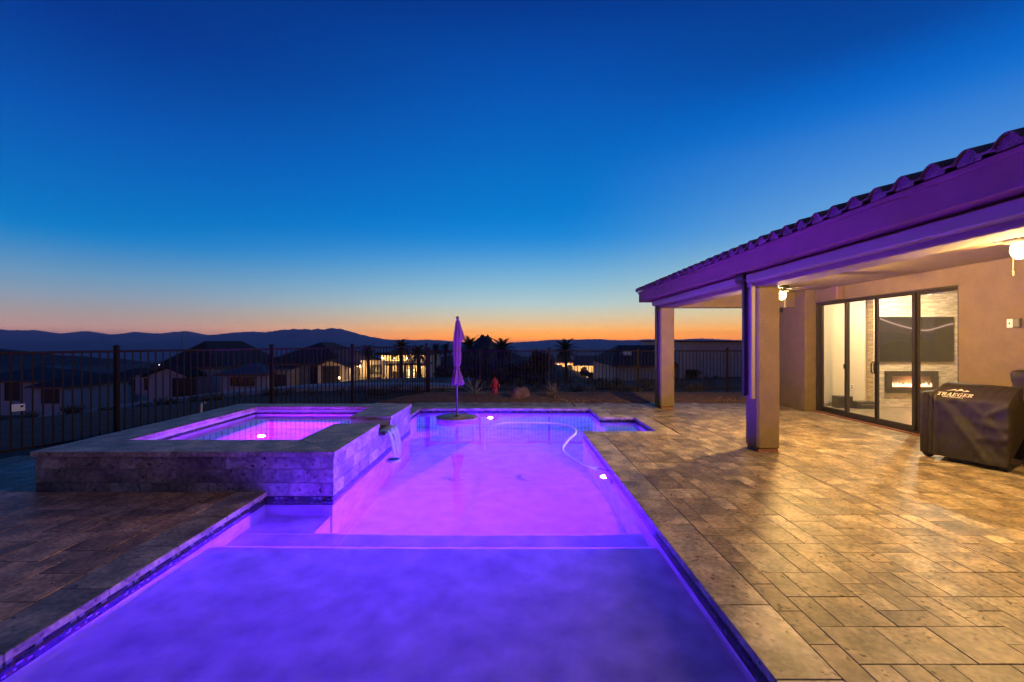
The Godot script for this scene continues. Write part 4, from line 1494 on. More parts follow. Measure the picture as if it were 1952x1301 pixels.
# ---------------------------------------------------------------- plants, rock, hydrant
func palm(called: String, label: String, x: float, d: float, foot: float, crown_h: float, reach: float) -> void:
	var o := thing(called, label, "palm tree", P(x, d, foot), 0.0, "palms beyond the fence")
	var st := S()
	var tall := crown_h - foot
	var lean := rng.randf_range(-0.15, 0.15)
	var pts := []
	for i in 6:
		pts.append(Vector3(lean * pow(i / 5.0, 2), tall * i / 5.0, 0))
	tube(st, pts, [0.24, 0.20, 0.18, 0.17, 0.17, 0.22], 9)
	obj("trunk", st, M.trunk, o, true)
	st = S()
	var top := Vector3(lean, tall, 0)
	var count := 34
	for i in count:
		var az := TAU * i / count * 5.0 + rng.randf_range(-0.15, 0.15)
		var el := lerpf(1.4, -0.45, pow(float(i) / count, 0.9)) + rng.randf_range(-0.1, 0.1)
		var L := reach * rng.randf_range(0.85, 1.1)
		var prev := top
		var out := Vector3(cos(az), 0, sin(az))
		var side := Vector3(-sin(az), 0, cos(az))
		var segs := 9
		var e := el
		for k in segs:
			var dirv := out * cos(e) + Vector3.UP * sin(e)
			var nxt := prev + dirv * (L / segs)
			var wdt := 0.05 * reach * (1.0 - 0.6 * k / segs)
			tri(st, prev - side * 0.03, prev + side * 0.03, nxt)
			var ll := reach * 0.27 * sin(PI * (k + 1.2) / (segs + 1.6))
			for s in [-1.0, 1.0]:
				for m in 2:
					var b0 := prev.lerp(nxt, m * 0.5)
					var tip: Vector3 = b0 + side * s * ll * 0.75 + dirv * ll * 0.75 - Vector3(0, ll * 0.22, 0)
					tri(st, b0 - dirv * wdt * 0.8, b0 + dirv * wdt * 1.2, tip)
			prev = nxt
			e -= 0.07 + 0.02 * k
	obj("crown", st, M.frond, o)

func leaf_mass(called: String, label: String, cat: String, at: Vector3, size: Vector3, n: int, m: Material, leaf: float, group := "") -> void:
	var o := thing(called, label, cat, at, 0.0, group)
	var st := S()
	for i in 5:
		var a := TAU * i / 5.0
		tube(st, [Vector3.ZERO, Vector3(cos(a) * size.x * 0.25, size.y * 0.4, sin(a) * size.z * 0.25), Vector3(cos(a) * size.x * 0.55, size.y * 0.75, sin(a) * size.z * 0.5)], [0.03 * size.y, 0.02 * size.y, 0.006 * size.y], 5)
	obj("stem", st, M.trunk, o, true)
	st = S()
	var lobes := []
	for i in 9:
		lobes.append([Vector3(rng.randf_range(-0.6, 0.6) * size.x, rng.randf_range(0.35, 0.8) * size.y, rng.randf_range(-0.6, 0.6) * size.z), rng.randf_range(0.28, 0.5)])
	for i in n:
		var lb: Array = lobes[rng.randi_range(0, lobes.size() - 1)]
		var v: Vector3 = Vector3(rng.randfn(), rng.randfn(), rng.randfn()).normalized() * pow(rng.randf(), 0.35) * float(lb[1])
		var c: Vector3 = lb[0] + v * size
		c.y = maxf(c.y, 0.02)
		var b := Basis.from_euler(Vector3(rng.randf() * TAU, rng.randf() * TAU, rng.randf() * TAU)).scaled(Vector3.ONE * leaf * rng.randf_range(0.6, 1.3))
		quad(st, c + b * Vector3(-0.5, 0, 0), c + b * Vector3(0, 0, 0.28), c + b * Vector3(0.5, 0, 0), c + b * Vector3(0, 0, -0.28))
	obj("crown", st, m, o)

func spike(st: SurfaceTool, root: Vector3, az: float, el: float, L: float, w: float, droop: float, thick := 0.25) -> void:
	var out := Vector3(cos(az), 0, sin(az))
	var side := Vector3(-sin(az), 0, cos(az))
	var prev := root
	var e := el
	var rings := []
	var segs := 6
	for k in segs + 1:
		var t := float(k) / segs
		var ww := w * (0.7 + 0.9 * t) * pow(1.0 - t, 0.75) + 0.001
		var dirv := out * cos(e) + Vector3.UP * sin(e)
		var nrm := side.cross(dirv)
		rings.append([prev + side * ww, prev - nrm * ww * thick, prev - side * ww, prev + nrm * ww * thick * 0.2])
		prev += dirv * (L / segs)
		e -= droop / segs
	skin(st, rings)

func build_plants() -> void:
	# palms beyond the fence
	palm("palm_tree", "short palm left of the lit two-storey house", X(703, 44), 44, H(748, 44), H(671, 44), 1.05)
	palm("palm_tree", "tall palm in front of the lit two-storey house's roof", X(763, 47), 47, H(748, 47), H(664, 47), 1.35)
	palm("palm_tree", "dense low palm hiding the right end of the lit two-storey house", X(800, 40), 40, H(748, 40), H(677, 40), 1.3)
	palm("palm_tree", "small distant palm just right of the corner fence post", X(829, 60), 60, H(735, 60), H(667, 60), 1.25)
	palm("palm_tree", "small distant palm beside the closed umbrella, on its left", X(851, 62), 62, H(735, 62), H(667, 62), 1.3)
	palm("palm_tree", "broad palm close to the butte, left of it", X(893, 46), 46, H(740, 46), H(664, 46), 1.75)
	palm("palm_tree", "broad palm close to the butte, right of it", X(957, 44), 44, H(740, 44), H(668, 44), 1.75)
	palm("palm_tree", "tall lone palm standing clear against the afterglow", X(1080, 45), 45, H(735, 45), H(669, 45), 1.62)
	# dark shrubs outside the fence
	var leafm := mat(0.03, 0.035, 0.022, 0.7)
	var spots := [[1035, 33, 30.0, 720, 677, 44, "rounded dark tree left of the tall lone palm"], [985, 35, 32.0, 725, 692, 52, "low wide dark tree below the right-hand butte palm"], [905, 30, 28.0, 735, 684, 52, "dark tree mass below the butte"], [848, 27, 26.0, 742, 705, 36, "dark shrub left of the closed umbrella"], [950, 22, 22.0, 745, 712, 46, "dark shrub behind the red hydrant"], [1020, 22, 22.0, 745, 720, 40, "dark shrub behind the boulder"], [1130, 60, 62.0, 722, 709, 40, "dark hedge in front of the distant lit house"], [735, 30, 30.0, 762, 742, 22, "low round shrub near the corner of the side fence"], [690, 31, 31.0, 764, 744, 20, "low shrub outside the side fence by the short palm"]]
	for s in spots:
		var d: float = s[2]
		var k := d / 868.0
		leaf_mass("dark_shrub", s[6], "shrub", P(X(s[0], d), d, H(s[3], d)), Vector3(s[5] * k * 0.62, (s[4] - s[3]) * -k, s[5] * k * 0.5), 1500, leafm, 0.16 + 0.004 * d, "shrubs beyond the fence")
	# agave by the fence: every leaf is a part
	var ag := thing("agave", "spreading agave with long pointed leaves beside the closed umbrella", "plant", P(-1.08, 13.0, 0.03))
	for i in 19:
		var st := S()
		var el := lerpf(1.3, 0.1, pow(i / 18.0, 0.7))
		spike(st, Vector3(0, 0.06, 0), i * 2.4 + rng.randf() * 0.2, el, rng.randf_range(0.48, 0.68), 0.040, rng.randf_range(-0.1, 0.5))
		obj("leaf", st, M.agave, ag, true)
	# spiky shrub
	var yu := thing("spiky_shrub", "small dry spiky shrub on the gravel right of the boulder", "plant", P(1.15, 12.7, 0.03))
	var st := S()
	for i in 90:
		spike(st, Vector3(rng.randf_range(-0.05, 0.05), 0.03, rng.randf_range(-0.05, 0.05)), rng.randf() * TAU, rng.randf_range(0.5, 1.5), rng.randf_range(0.25, 0.50), 0.007, rng.randf_range(0.0, 0.9))
	obj("leaves", st, mat(0.24, 0.19, 0.12, 0.7), yu, true)
	st = S()
	tube(st, [Vector3(0, -0.03, 0), Vector3(0, 0.08, 0)], [0.05, 0.04], 7)
	obj("stem", st, M.trunk, yu, true)
	yu = thing("spiky_shrub", "tiny sparse spiky plant farther right along the fence", "plant", P(2.3, 13.1, 0.04))
	st = S()
	for i in 30:
		spike(st, Vector3.ZERO, rng.randf() * TAU, rng.randf_range(0.2, 1.2), rng.randf_range(0.2, 0.4), 0.006, 0.4)
	obj("leaves", st, mat(0.20, 0.16, 0.11, 0.7), yu, true)
	# boulder
	var n := noise(1.7, 61, 4)
	var rings := []
	for j in 15:
		var ring := []
		var th := PI * j / 14.0
		for i in 24:
			var a := TAU * i / 24.0
			var v := Vector3(sin(th) * cos(a), -cos(th), -sin(th) * sin(a))
			var r := 1.0 + 0.22 * n.get_noise_3dv(v * 0.9) + 0.09 * n.get_noise_3dv(v * 3.0 + Vector3.ONE * 5.0)
			v *= r
			v.y = maxf(v.y, -0.4) + 0.22 * v.x
			ring.append(v * Vector3(0.29, 0.21, 0.22))
		rings.append(ring)
	st = S()
	skin(st, rings)
	var rock := obj("boulder", st, M.rock, self, true)
	rock.position = P(0.21, 12.6, 0.10)
	tag(rock, "reddish boulder on the gravel between the hydrant and the spiky shrub", "rock")
	# garden hydrant
	var hy := thing("fire_hydrant", "red fire hydrant ornament standing on the gravel by the fence", "hydrant", P(-0.50, 13.3, 0.04))
	var red := mat(0.42, 0.025, 0.02, 0.4)
	st = S()
	lathe(st, [[0.0, 0.0], [0.115, 0.0], [0.115, 0.03], [0.08, 0.04], [0.078, 0.30], [0.10, 0.31], [0.10, 0.335], [0.08, 0.34]], 18)
	obj("barrel", st, red, hy, true)
	st = S()
	lathe(st, [[0.098, 0.338], [0.098, 0.355], [0.088, 0.365], [0.085, 0.41], [0.06, 0.455], [0.02, 0.472], [0.02, 0.50], [0.0, 0.502]], 18)
	obj("bonnet", st, red, hy, true)
	for s in [-1.0, 1.0]:
		st = S()
		lathe(st, [[0.045, 0.05], [0.045, 0.11], [0.055, 0.112], [0.055, 0.135], [0.02, 0.137], [0.018, 0.155], [0.0, 0.156]], 12, Vector3(0, 0.245, 0), Basis.from_euler(Vector3(0, 0, -s * PI / 2)))
		obj("nozzle", st, red, hy, true)
	st = S()
	lathe(st, [[0.055, 0.05], [0.055, 0.10], [0.065, 0.102], [0.065, 0.125], [0.0, 0.128]], 14, Vector3(0, 0.235, 0), Basis.from_euler(Vector3(PI / 2, 0, 0)))
	obj("pumper_cap", st, red, hy, true)
	# bent pale pipe beyond the side fence
	st = S()
	tube(st, curve_pts([P(-6.55, 9.6, -0.3), P(-6.55, 9.6, 0.22), P(-6.53, 9.6, 0.29), P(-6.46, 9.6, 0.30)], 4), [0.02], 8)
	tag(obj("vent_pipe", st, M.white, self, true), "short bent pale pipe just outside the side fence", "pipe")

# ---------------------------------------------------------------- on the patio
func fan(label: String, x: float, d: float, turn: float, e: float) -> void:
	var o := thing("ceiling_fan", label, "ceiling fan", P(x, d, 2.753), turn)
	var st := S()
	lathe(st, [[0.0, -0.07], [0.03, -0.068], [0.065, -0.03], [0.07, 0.0]], 18)
	obj("canopy", st, M.bronze, o, true)
	st = S()
	tube(st, [Vector3(0, -0.2, 0), Vector3(0, -0.05, 0)], [0.013], 8)
	obj("downrod", st, M.bronze, o, true)
	st = S()
	lathe(st, [[0.05, -0.335], [0.10, -0.325], [0.12, -0.27], [0.10, -0.21], [0.03, -0.19], [0.0, -0.185]], 22)
	obj("motor", st, M.bronze, o, true)
	for i in 5:
		var a := TAU * i / 5.0
		var t := Transform3D(Basis.from_euler(Vector3(0, a, 0)) * Basis.from_euler(Vector3(0.2, 0, 0)), Vector3(0, -0.285, 0))
		st = S()
		cbox(st, Vector3(0.39, 0, 0), Vector3(0.56, 0.008, 0.125), 0.003, t)
		var b := obj("blade", st, mat(0.05, 0.03, 0.018, 0.45), o)
		st = S()
		cbox(st, Vector3(0.13, -0.008, 0), Vector3(0.12, 0.006, 0.035), 0.002, t)
		obj("blade_bracket", st, M.bronze, b)
	st = S()
	lathe(st, [[0.0, -0.465], [0.028, -0.46], [0.052, -0.435], [0.064, -0.395], [0.058, -0.35], [0.045, -0.336]], 20)
	var bowl := obj("light_bowl", st, glow(1.0, 0.74, 0.40, 14.0), o, true)
	lamp(bowl, Vector3(0, -0.405, 0), 1.0, 0.61, 0.20, e, 0.07)
	st = S()
	tube(st, [Vector3(0.05, -0.33, 0), Vector3(0.055, -0.56, 0)], [0.0025], 5)
	tube(st, [Vector3(0.055, -0.56, 0), Vector3(0.055, -0.60, 0)], [0.009], 7)
	obj("pull_chain", st, M.bronze, o, true)

func build_patio_things() -> void:
	fan("lit ceiling fan at the right edge, nearer of the two on the patio", 4.27, 3.82, deg_to_rad(97), 11.5)
	fan("lit ceiling fan seen just right of the near column", 4.52, 7.62, deg_to_rad(4), 11.5)
	var sp := thing("wall_box", "small brown box fixed high on the patio wall above the sliding door", "speaker", P(6.9, 9.55, 2.61))
	var st := S()
	cbox(st, Vector3(-0.08, 0, 0), Vector3(0.15, 0.28, 0.20), 0.012)  # plain brown box on the wall with a thin front plate
	obj("case", st, mat(0.20, 0.12, 0.08, 0.7), sp)
	st = S()
	cbox(st, Vector3(-0.157, 0, 0), Vector3(0.006, 0.25, 0.17), 0.002)
	obj("grille", st, mat(0.16, 0.09, 0.065, 0.8), sp)
	var sn := thing("wall_sensor", "tiny dark sensor on the stucco wall left of the sliding door", "sensor", P(6.68, 11.25, 2.37))
	st = S()
	cbox(st, Vector3(-0.03, 0, 0), Vector3(0.058, 0.13, 0.07), 0.008)
	obj("case", st, M.black, sn)
	st = S()
	cbox(st, Vector3(-0.062, 0.02, 0), Vector3(0.006, 0.03, 0.03), 0.002)
	obj("lens", st, M.glass, sn)
	# switch plates right of the door
	var sw := thing("light_switch", "pale light switch plate on the wall right of the sliding door", "switch", P(6.9, 6.30, 1.845))
	st = S()
	cbox(st, Vector3(-0.005, 0, 0), Vector3(0.009, 0.118, 0.078), 0.003)
	obj("plate", st, M.white, sw)
	st = S()
	cbox(st, Vector3(-0.014, 0, 0), Vector3(0.010, 0.028, 0.012), 0.002)
	obj("toggle", st, M.black, sw)
	sw = thing("outlet_cover", "dark weatherproof cover beside the pale switch plate", "outlet", P(6.9, 6.20, 1.845))
	st = S()
	cbox(st, Vector3(-0.02, 0, 0), Vector3(0.038, 0.125, 0.088), 0.008)
	obj("cover", st, mat(0.10, 0.085, 0.07, 0.5), sw)
	st = S()
	cbox(st, Vector3(-0.042, -0.055, 0), Vector3(0.006, 0.01, 0.05), 0.002)
	obj("latch", st, M.black, sw)
	grill()
	# sign on the side fence
	var sg := thing("fence_sign", "small pale plate with a dark mark hanging on the side fence", "sign", P(-6.90, 6.36, 0.67))
	sg.rotation.y = 0.9
	st = S()
	cbox(st, Vector3.ZERO, Vector3(0.13, 0.10, 0.004), 0.001)
	obj("plate", st, mat(0.55, 0.62, 0.75, 0.4), sg)
	st = S()
	lathe(st, [[0.016, 0.0], [0.016, 0.002], [0.0, 0.002]], 10, Vector3(0.035, 0.015, 0.002), Basis.from_euler(Vector3(PI / 2, 0, 0)))
	obj("mark", st, M.black, sg, true)

# grill under its cover; s runs along the front from its left end, t back from the front, both in metres
func grill() -> void:
	var a := P(5.70, 6.36, 0)
	var b := P(6.02, 5.50, 0)
	var ex := (b - a).normalized()
	var ez := ex.cross(Vector3.UP) * -1.0     # towards the viewer's side
	if ez.dot(-a) < 0:
		ez = -ez
	var L := a.distance_to(b)
	var o := thing("covered_grill", "barbecue grill under a dark brown fabric cover against the patio wall", "grill", Vector3.ZERO)
	o.transform = Transform3D(Basis(ex, Vector3.UP, ex.cross(Vector3.UP)), a)
	# local: x along the front, y up, z towards the viewer; the body goes back to z = -0.62
	var n := noise(3.0, 71, 4)
	var cols := 90
	var grid := []
	for i in cols + 1:
		var u := float(i) / cols
		var s := u * L
		var shelf := 1.0 - smoothstep(0.06, 0.17, s)
		var ridge := lerpf(1.035, 0.905, shelf) - 0.012 * u
		var edge := lerpf(0.835, 0.895, shelf)
		var swell := -0.02 * shelf
		var prof := []
		# front hem up to the panel edge
		for k in 25:
			var v := k / 24.0
			var h := lerpf(0.065, edge, v)
			var z := 0.012 + 0.045 * (1.0 - v) * (1.0 - shelf) + swell
			# long folds that fall from the panel's corners
			for f in [[0.26, 0.95, 0.80, 0.02, 0.030, 0.045], [0.55, 0.98, 0.97, 0.45, 0.026, 0.04], [0.42, 0.92, 0.93, 0.14, -0.024, 0.05], [0.16, 1.0, 0.17, 0.0, -0.035, 0.018], [0.21, 1.0, 0.235, 0.0, 0.022, 0.02], [0.05, 1.0, 0.03, 0.0, 0.02, 0.02], [0.105, 1.0, 0.10, 0.0, -0.018, 0.016], [0.66, 0.66, 1.0, 0.60, 0.022, 0.035], [0.72, 0.40, 1.0, 0.42, 0.024, 0.04], [0.80, 0.80, 1.0, 0.95, 0.02, 0.04]]:
				var p := Vector2(f[0], f[1])
				var q := Vector2(f[2], f[3])
				var c := Geometry2D.get_closest_point_to_segment(Vector2(u, v), p, q)
				var dd := c.distance_to(Vector2(u, v))
				z += f[4] * exp(-dd * dd / (f[5] * f[5]))
			z += 0.016 * n.get_noise_2d(u * 1.2, v * 0.6) + 0.003 * n.get_noise_2d(u * 3.0, v * 1.0)
			prof.append(Vector3(s, h, z))
		# sloping panel, ridge, back
		for k in range(1, 9):
			var v := k / 8.0
			var z := lerpf(0.010, -0.31, v)
			var h := lerpf(edge, ridge, sin(v * PI / 2 * 0.96))
			if s > 0.20 and s < 0.64 * L:
				pass
			else:
				h += 0.010 * n.get_noise_2d(u * 4.0, v * 2.0) * minf(1.0, v * 3.0)
			prof.append(Vector3(s, h, z))
		for k in range(1, 7):
			var v := k / 6.0
			prof.append(Vector3(s, lerpf(ridge, edge - 0.02, v * v) + 0.006 * n.get_noise_2d(u * 4.0, v + 3.0), lerpf(-0.31, -0.62, v)))
		for k in range(1, 9):
			prof.append(Vector3(s, lerpf(edge - 0.02, 0.07, k / 8.0), -0.63 + 0.012 * n.get_noise_2d(u * 5.0, k * 0.2)))
		grid.append(prof)
	# ends close towards the middle
	for endk in 2:
		var src: Array = grid[0] if endk == 0 else grid[grid.size() - 1]
		for q in [0.7, 0.35, 0.0]:
			var ring := []
			for p in src:
				var c := Vector3(p.x, 0.45, -0.31)
				ring.append(Vector3(p.x + (-0.018 if endk == 0 else 0.018) * (1 - q), lerpf(c.y, p.y, q), lerpf(c.z, p.z, q)))
			if endk == 0:
				grid.push_front(ring)
			else:
				grid.append(ring)
	var st := S()
	skin(st, grid, false)
	obj("cover", st, M.cover, o, true)
	# covered chimney at the right rear
	st = S()
	lathe(st, [[0.13, 0.86], [0.115, 0.98], [0.095, 1.05], [0.11, 1.10], [0.12, 1.19], [0.10, 1.225], [0.05, 1.24], [0.0, 1.243]], 20, Vector3(L - 0.035, 0, -0.40))
	obj("chimney_cover", st, M.cover, o, true)
	# wheels
	for w in [[0.07, 0.075, -0.06], [L - 0.06, 0.05, -0.05], [0.07, 0.075, -0.56], [L - 0.06, 0.05, -0.56]]:
		st = S()
		lathe(st, [[0.0, -0.02], [w[1] * 0.8, -0.02], [w[1], -0.012], [w[1], 0.012], [w[1] * 0.8, 0.02], [0.0, 0.02]], 18, Vector3(w[0], w[1], w[2]), Basis.from_euler(Vector3(PI / 2, 0, 0)))
		obj("wheel", st, M.rubber, o, true)
		st = S()
		cbox(st, Vector3(w[0], w[1] + 0.06, w[2]), Vector3(0.03, 0.12, 0.045), 0.004)
		obj("leg", st, M.black, o)
	# lettering and emblem on the sloping panel
	var v0 := Vector3(0, 0.835, 0.010)
	var v1 := Vector3(0, 0.93, -0.085)
	var up := (v1 - v0).normalized()
	var nrm := Vector3(1, 0, 0).cross(up)
	var tm := TextMesh.new()
	tm.text = "TRAEGER"
	var font := SystemFont.new()
	font.font_names = PackedStringArray(["Droid Serif"])
	font.font_weight = 700
	font.font_italic = true
	tm.font = font
	tm.font_size = 48
	tm.pixel_size = 0.0016
	tm.depth = 0.002
	var lt := put("lettering", tm, M.print, o)
	var across := Vector3(1, 0, 0) * 1.0
	lt.transform = Transform3D(Basis(across, up * 1.0 + across * 0.22, nrm), Vector3(L * 0.405, 0.888, -0.036) + nrm * 0.004)
	st = S()
	var eb := lt.transform
	var q := func(x: float, y: float) -> Vector3: return Vector3(L * 0.405, 0.888, -0.036) + nrm * 0.006 + across * x + up * y
	# range of three peaks above the word, and the short line below it
	for pk in [[-0.115, 0.050, -0.02, 0.095, 0.0, 0.060], [-0.02, 0.055, 0.035, 0.105, 0.075, 0.058], [0.055, 0.050, 0.10, 0.088, 0.135, 0.050]]:
		var p0: Vector3 = q.call(pk[0], pk[1])
		var p1: Vector3 = q.call(pk[2], pk[3])
		var p2: Vector3 = q.call(pk[4], pk[5])
		var mid: Vector3 = (p0 + p2) / 2 + up * 0.012
		tri(st, p0, mid, p1)
		tri(st, mid, p2 + up * 0.018, p1)
	obj("emblem", st, M.print, o)
	tm = TextMesh.new()
	tm.text = "WOOD FIRED GRILLS"
	tm.font = font
	tm.font_size = 24
	tm.pixel_size = 0.00085
	tm.depth = 0.002
	lt = put("lettering", tm, M.print, o)
	lt.transform = Transform3D(Basis(across, up, nrm), q.call(-0.01, -0.047))

# ---------------------------------------------------------------- in the room
func build_room_things() -> void:
	var tv := thing("television", "wide flat television on the stone chimney breast behind the glass door", "television", P(9.69, 10.95, 1.64))
	var st := S()
	cbox(st, Vector3(0, 0, 0.03), Vector3(1.80, 1.08, 0.05), 0.008)
	obj("case", st, M.black, tv)
	var im := Image.create(256, 144, false, Image.FORMAT_RGB8)  # streak of reflected light painted into the glow of the dark screen
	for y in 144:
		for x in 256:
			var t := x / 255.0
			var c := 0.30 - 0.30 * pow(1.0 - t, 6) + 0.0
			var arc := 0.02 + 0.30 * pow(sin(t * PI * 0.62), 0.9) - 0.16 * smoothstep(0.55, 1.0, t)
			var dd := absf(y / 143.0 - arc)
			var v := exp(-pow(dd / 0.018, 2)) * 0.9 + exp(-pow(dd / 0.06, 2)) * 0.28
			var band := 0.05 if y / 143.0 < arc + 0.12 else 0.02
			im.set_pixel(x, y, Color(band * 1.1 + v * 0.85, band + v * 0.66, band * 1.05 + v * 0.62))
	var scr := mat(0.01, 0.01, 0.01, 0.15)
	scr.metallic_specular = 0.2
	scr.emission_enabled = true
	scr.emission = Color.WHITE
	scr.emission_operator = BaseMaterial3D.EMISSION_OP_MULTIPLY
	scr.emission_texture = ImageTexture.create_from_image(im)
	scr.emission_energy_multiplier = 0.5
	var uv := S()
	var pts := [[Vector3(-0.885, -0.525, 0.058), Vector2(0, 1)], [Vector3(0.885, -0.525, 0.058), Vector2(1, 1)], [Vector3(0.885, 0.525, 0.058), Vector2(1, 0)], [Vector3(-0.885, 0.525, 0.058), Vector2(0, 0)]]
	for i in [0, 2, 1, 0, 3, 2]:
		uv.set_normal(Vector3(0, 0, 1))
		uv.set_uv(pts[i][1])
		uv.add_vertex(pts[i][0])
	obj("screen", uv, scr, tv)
	# electric fire
	var fp := thing("electric_fireplace", "dark framed electric fireplace with low orange flames under the television", "fireplace", P(9.58, 10.95, 0.62))
	st = S()
	cbox(st, Vector3(0, 0.20, 0.04), Vector3(1.24, 0.12, 0.07), 0.005)
	cbox(st, Vector3(0, -0.19, 0.04), Vector3(1.24, 0.14, 0.07), 0.005)
	cbox(st, Vector3(-0.555, 0.01, 0.04), Vector3(0.13, 0.258, 0.07), 0.0)
	cbox(st, Vector3(0.555, 0.01, 0.04), Vector3(0.13, 0.258, 0.07), 0.0)
	obj("frame", st, mat(0.03, 0.025, 0.02, 0.35), fp)
	st = S()
	cbox(st, Vector3(0, 0.01, 0.006), Vector3(0.976, 0.256, 0.006), 0.0)
	obj("back", st, mat(0.25, 0.20, 0.14, 0.5), fp)
	st = S()
	var flame := glow(1.0, 0.36, 0.16, 2.6)
	for i in 34:
		var x := -0.47 + i * 0.0285
		var h := rng.randf_range(0.04, 0.12)
		lathe(st, [[0.016, 0.0], [0.020, h * 0.3], [0.011, h * 0.7], [0.0, h]], 7, Vector3(x, -0.118, 0.035))
	obj("flames", st, flame, fp, true)
	lamp(fp, Vector3(0, -0.05, 0.14), 1.0, 0.35, 0.14, 0.12, 0.04)
	# room light
	var cl := thing("ceiling_light", "round lit ceiling light inside the room, seen through the right door leaf", "ceiling light", P(8.95, 9.8, 2.741))
	st = S()
	lathe(st, [[0.17, -0.045], [0.175, -0.02], [0.175, 0.0]], 24)
	obj("rim", st, M.bronze, cl, true)
	st = S()
	lathe(st, [[0.0, -0.145], [0.06, -0.14], [0.13, -0.11], [0.165, -0.06], [0.165, -0.045]], 24)
	var sh := obj("shade", st, glow(1.0, 0.78, 0.45, 6.0), cl, true)
	lamp(sh, Vector3(0, -0.085, 0), 1.0, 0.80, 0.50, 6.5, 0.10)
	# things on the floor
	var bx := thing("floor_speaker", "dark upright box on the room floor against the back wall", "speaker", P(7.95, 10.95, 0.001))
	st = S()
	cbox(st, Vector3(0, 0.14, 0), Vector3(0.36, 0.28, 0.22), 0.01)
	obj("case", st, mat(0.05, 0.045, 0.04, 0.5), bx)
	st = S()
	cbox(st, Vector3(0, 0.14, 0.113), Vector3(0.33, 0.25, 0.006), 0.002)
	obj("grille", st, M.black, bx)
	bx = thing("media_box", "flat black electronic box on the room floor right of the upright box", "electronic box", P(8.37, 10.85, 0.001))
	st = S()
	cbox(st, Vector3(0, 0.085, 0), Vector3(0.46, 0.15, 0.30), 0.008)
	obj("case", st, M.black, bx)
	st = S()
	cbox(st, Vector3(0.02, 0.10, 0.152), Vector3(0.34, 0.012, 0.004), 0.001)
	obj("trim", st, M.housing, bx)
	for s in [-0.18, 0.18]:
		st = S()
		cbox(st, Vector3(s, 0.005, 0.0), Vector3(0.04, 0.01, 0.2), 0.0)
		obj("foot", st, M.rubber, bx)
	bx = thing("small_router", "small grey box on the room floor by the left door jamb", "electronic box", P(7.42, 10.7, 0.001))
	st = S()
	cbox(st, Vector3(0, 0.03, 0), Vector3(0.2, 0.06, 0.14), 0.008)
	obj("case", st, mat(0.2, 0.19, 0.18, 0.5), bx)
	st = S()
	cbox(st, Vector3(0.08, 0.09, -0.04), Vector3(0.012, 0.08, 0.012), 0.003)
	obj("antenna", st, M.black, bx)
	for c in [[7.52, 7.88, "white cable hanging from the left outlet to the upright box"], [8.18, 8.25, "pale cable from the outlet pair to the flat black box"]]:
		st = S()
		tube(st, curve_pts([P(c[0], 11.12, 0.47), P(c[0] + 0.05, 11.06, 0.36), P(c[0] - 0.02, 11.06, 0.20), P((c[0] + c[1]) / 2, 11.05, 0.06), P(c[1], 11.06, 0.10)], 5), [0.008], 6)
		tag(obj("cable", st, M.white, self, true), c[2], "cable")

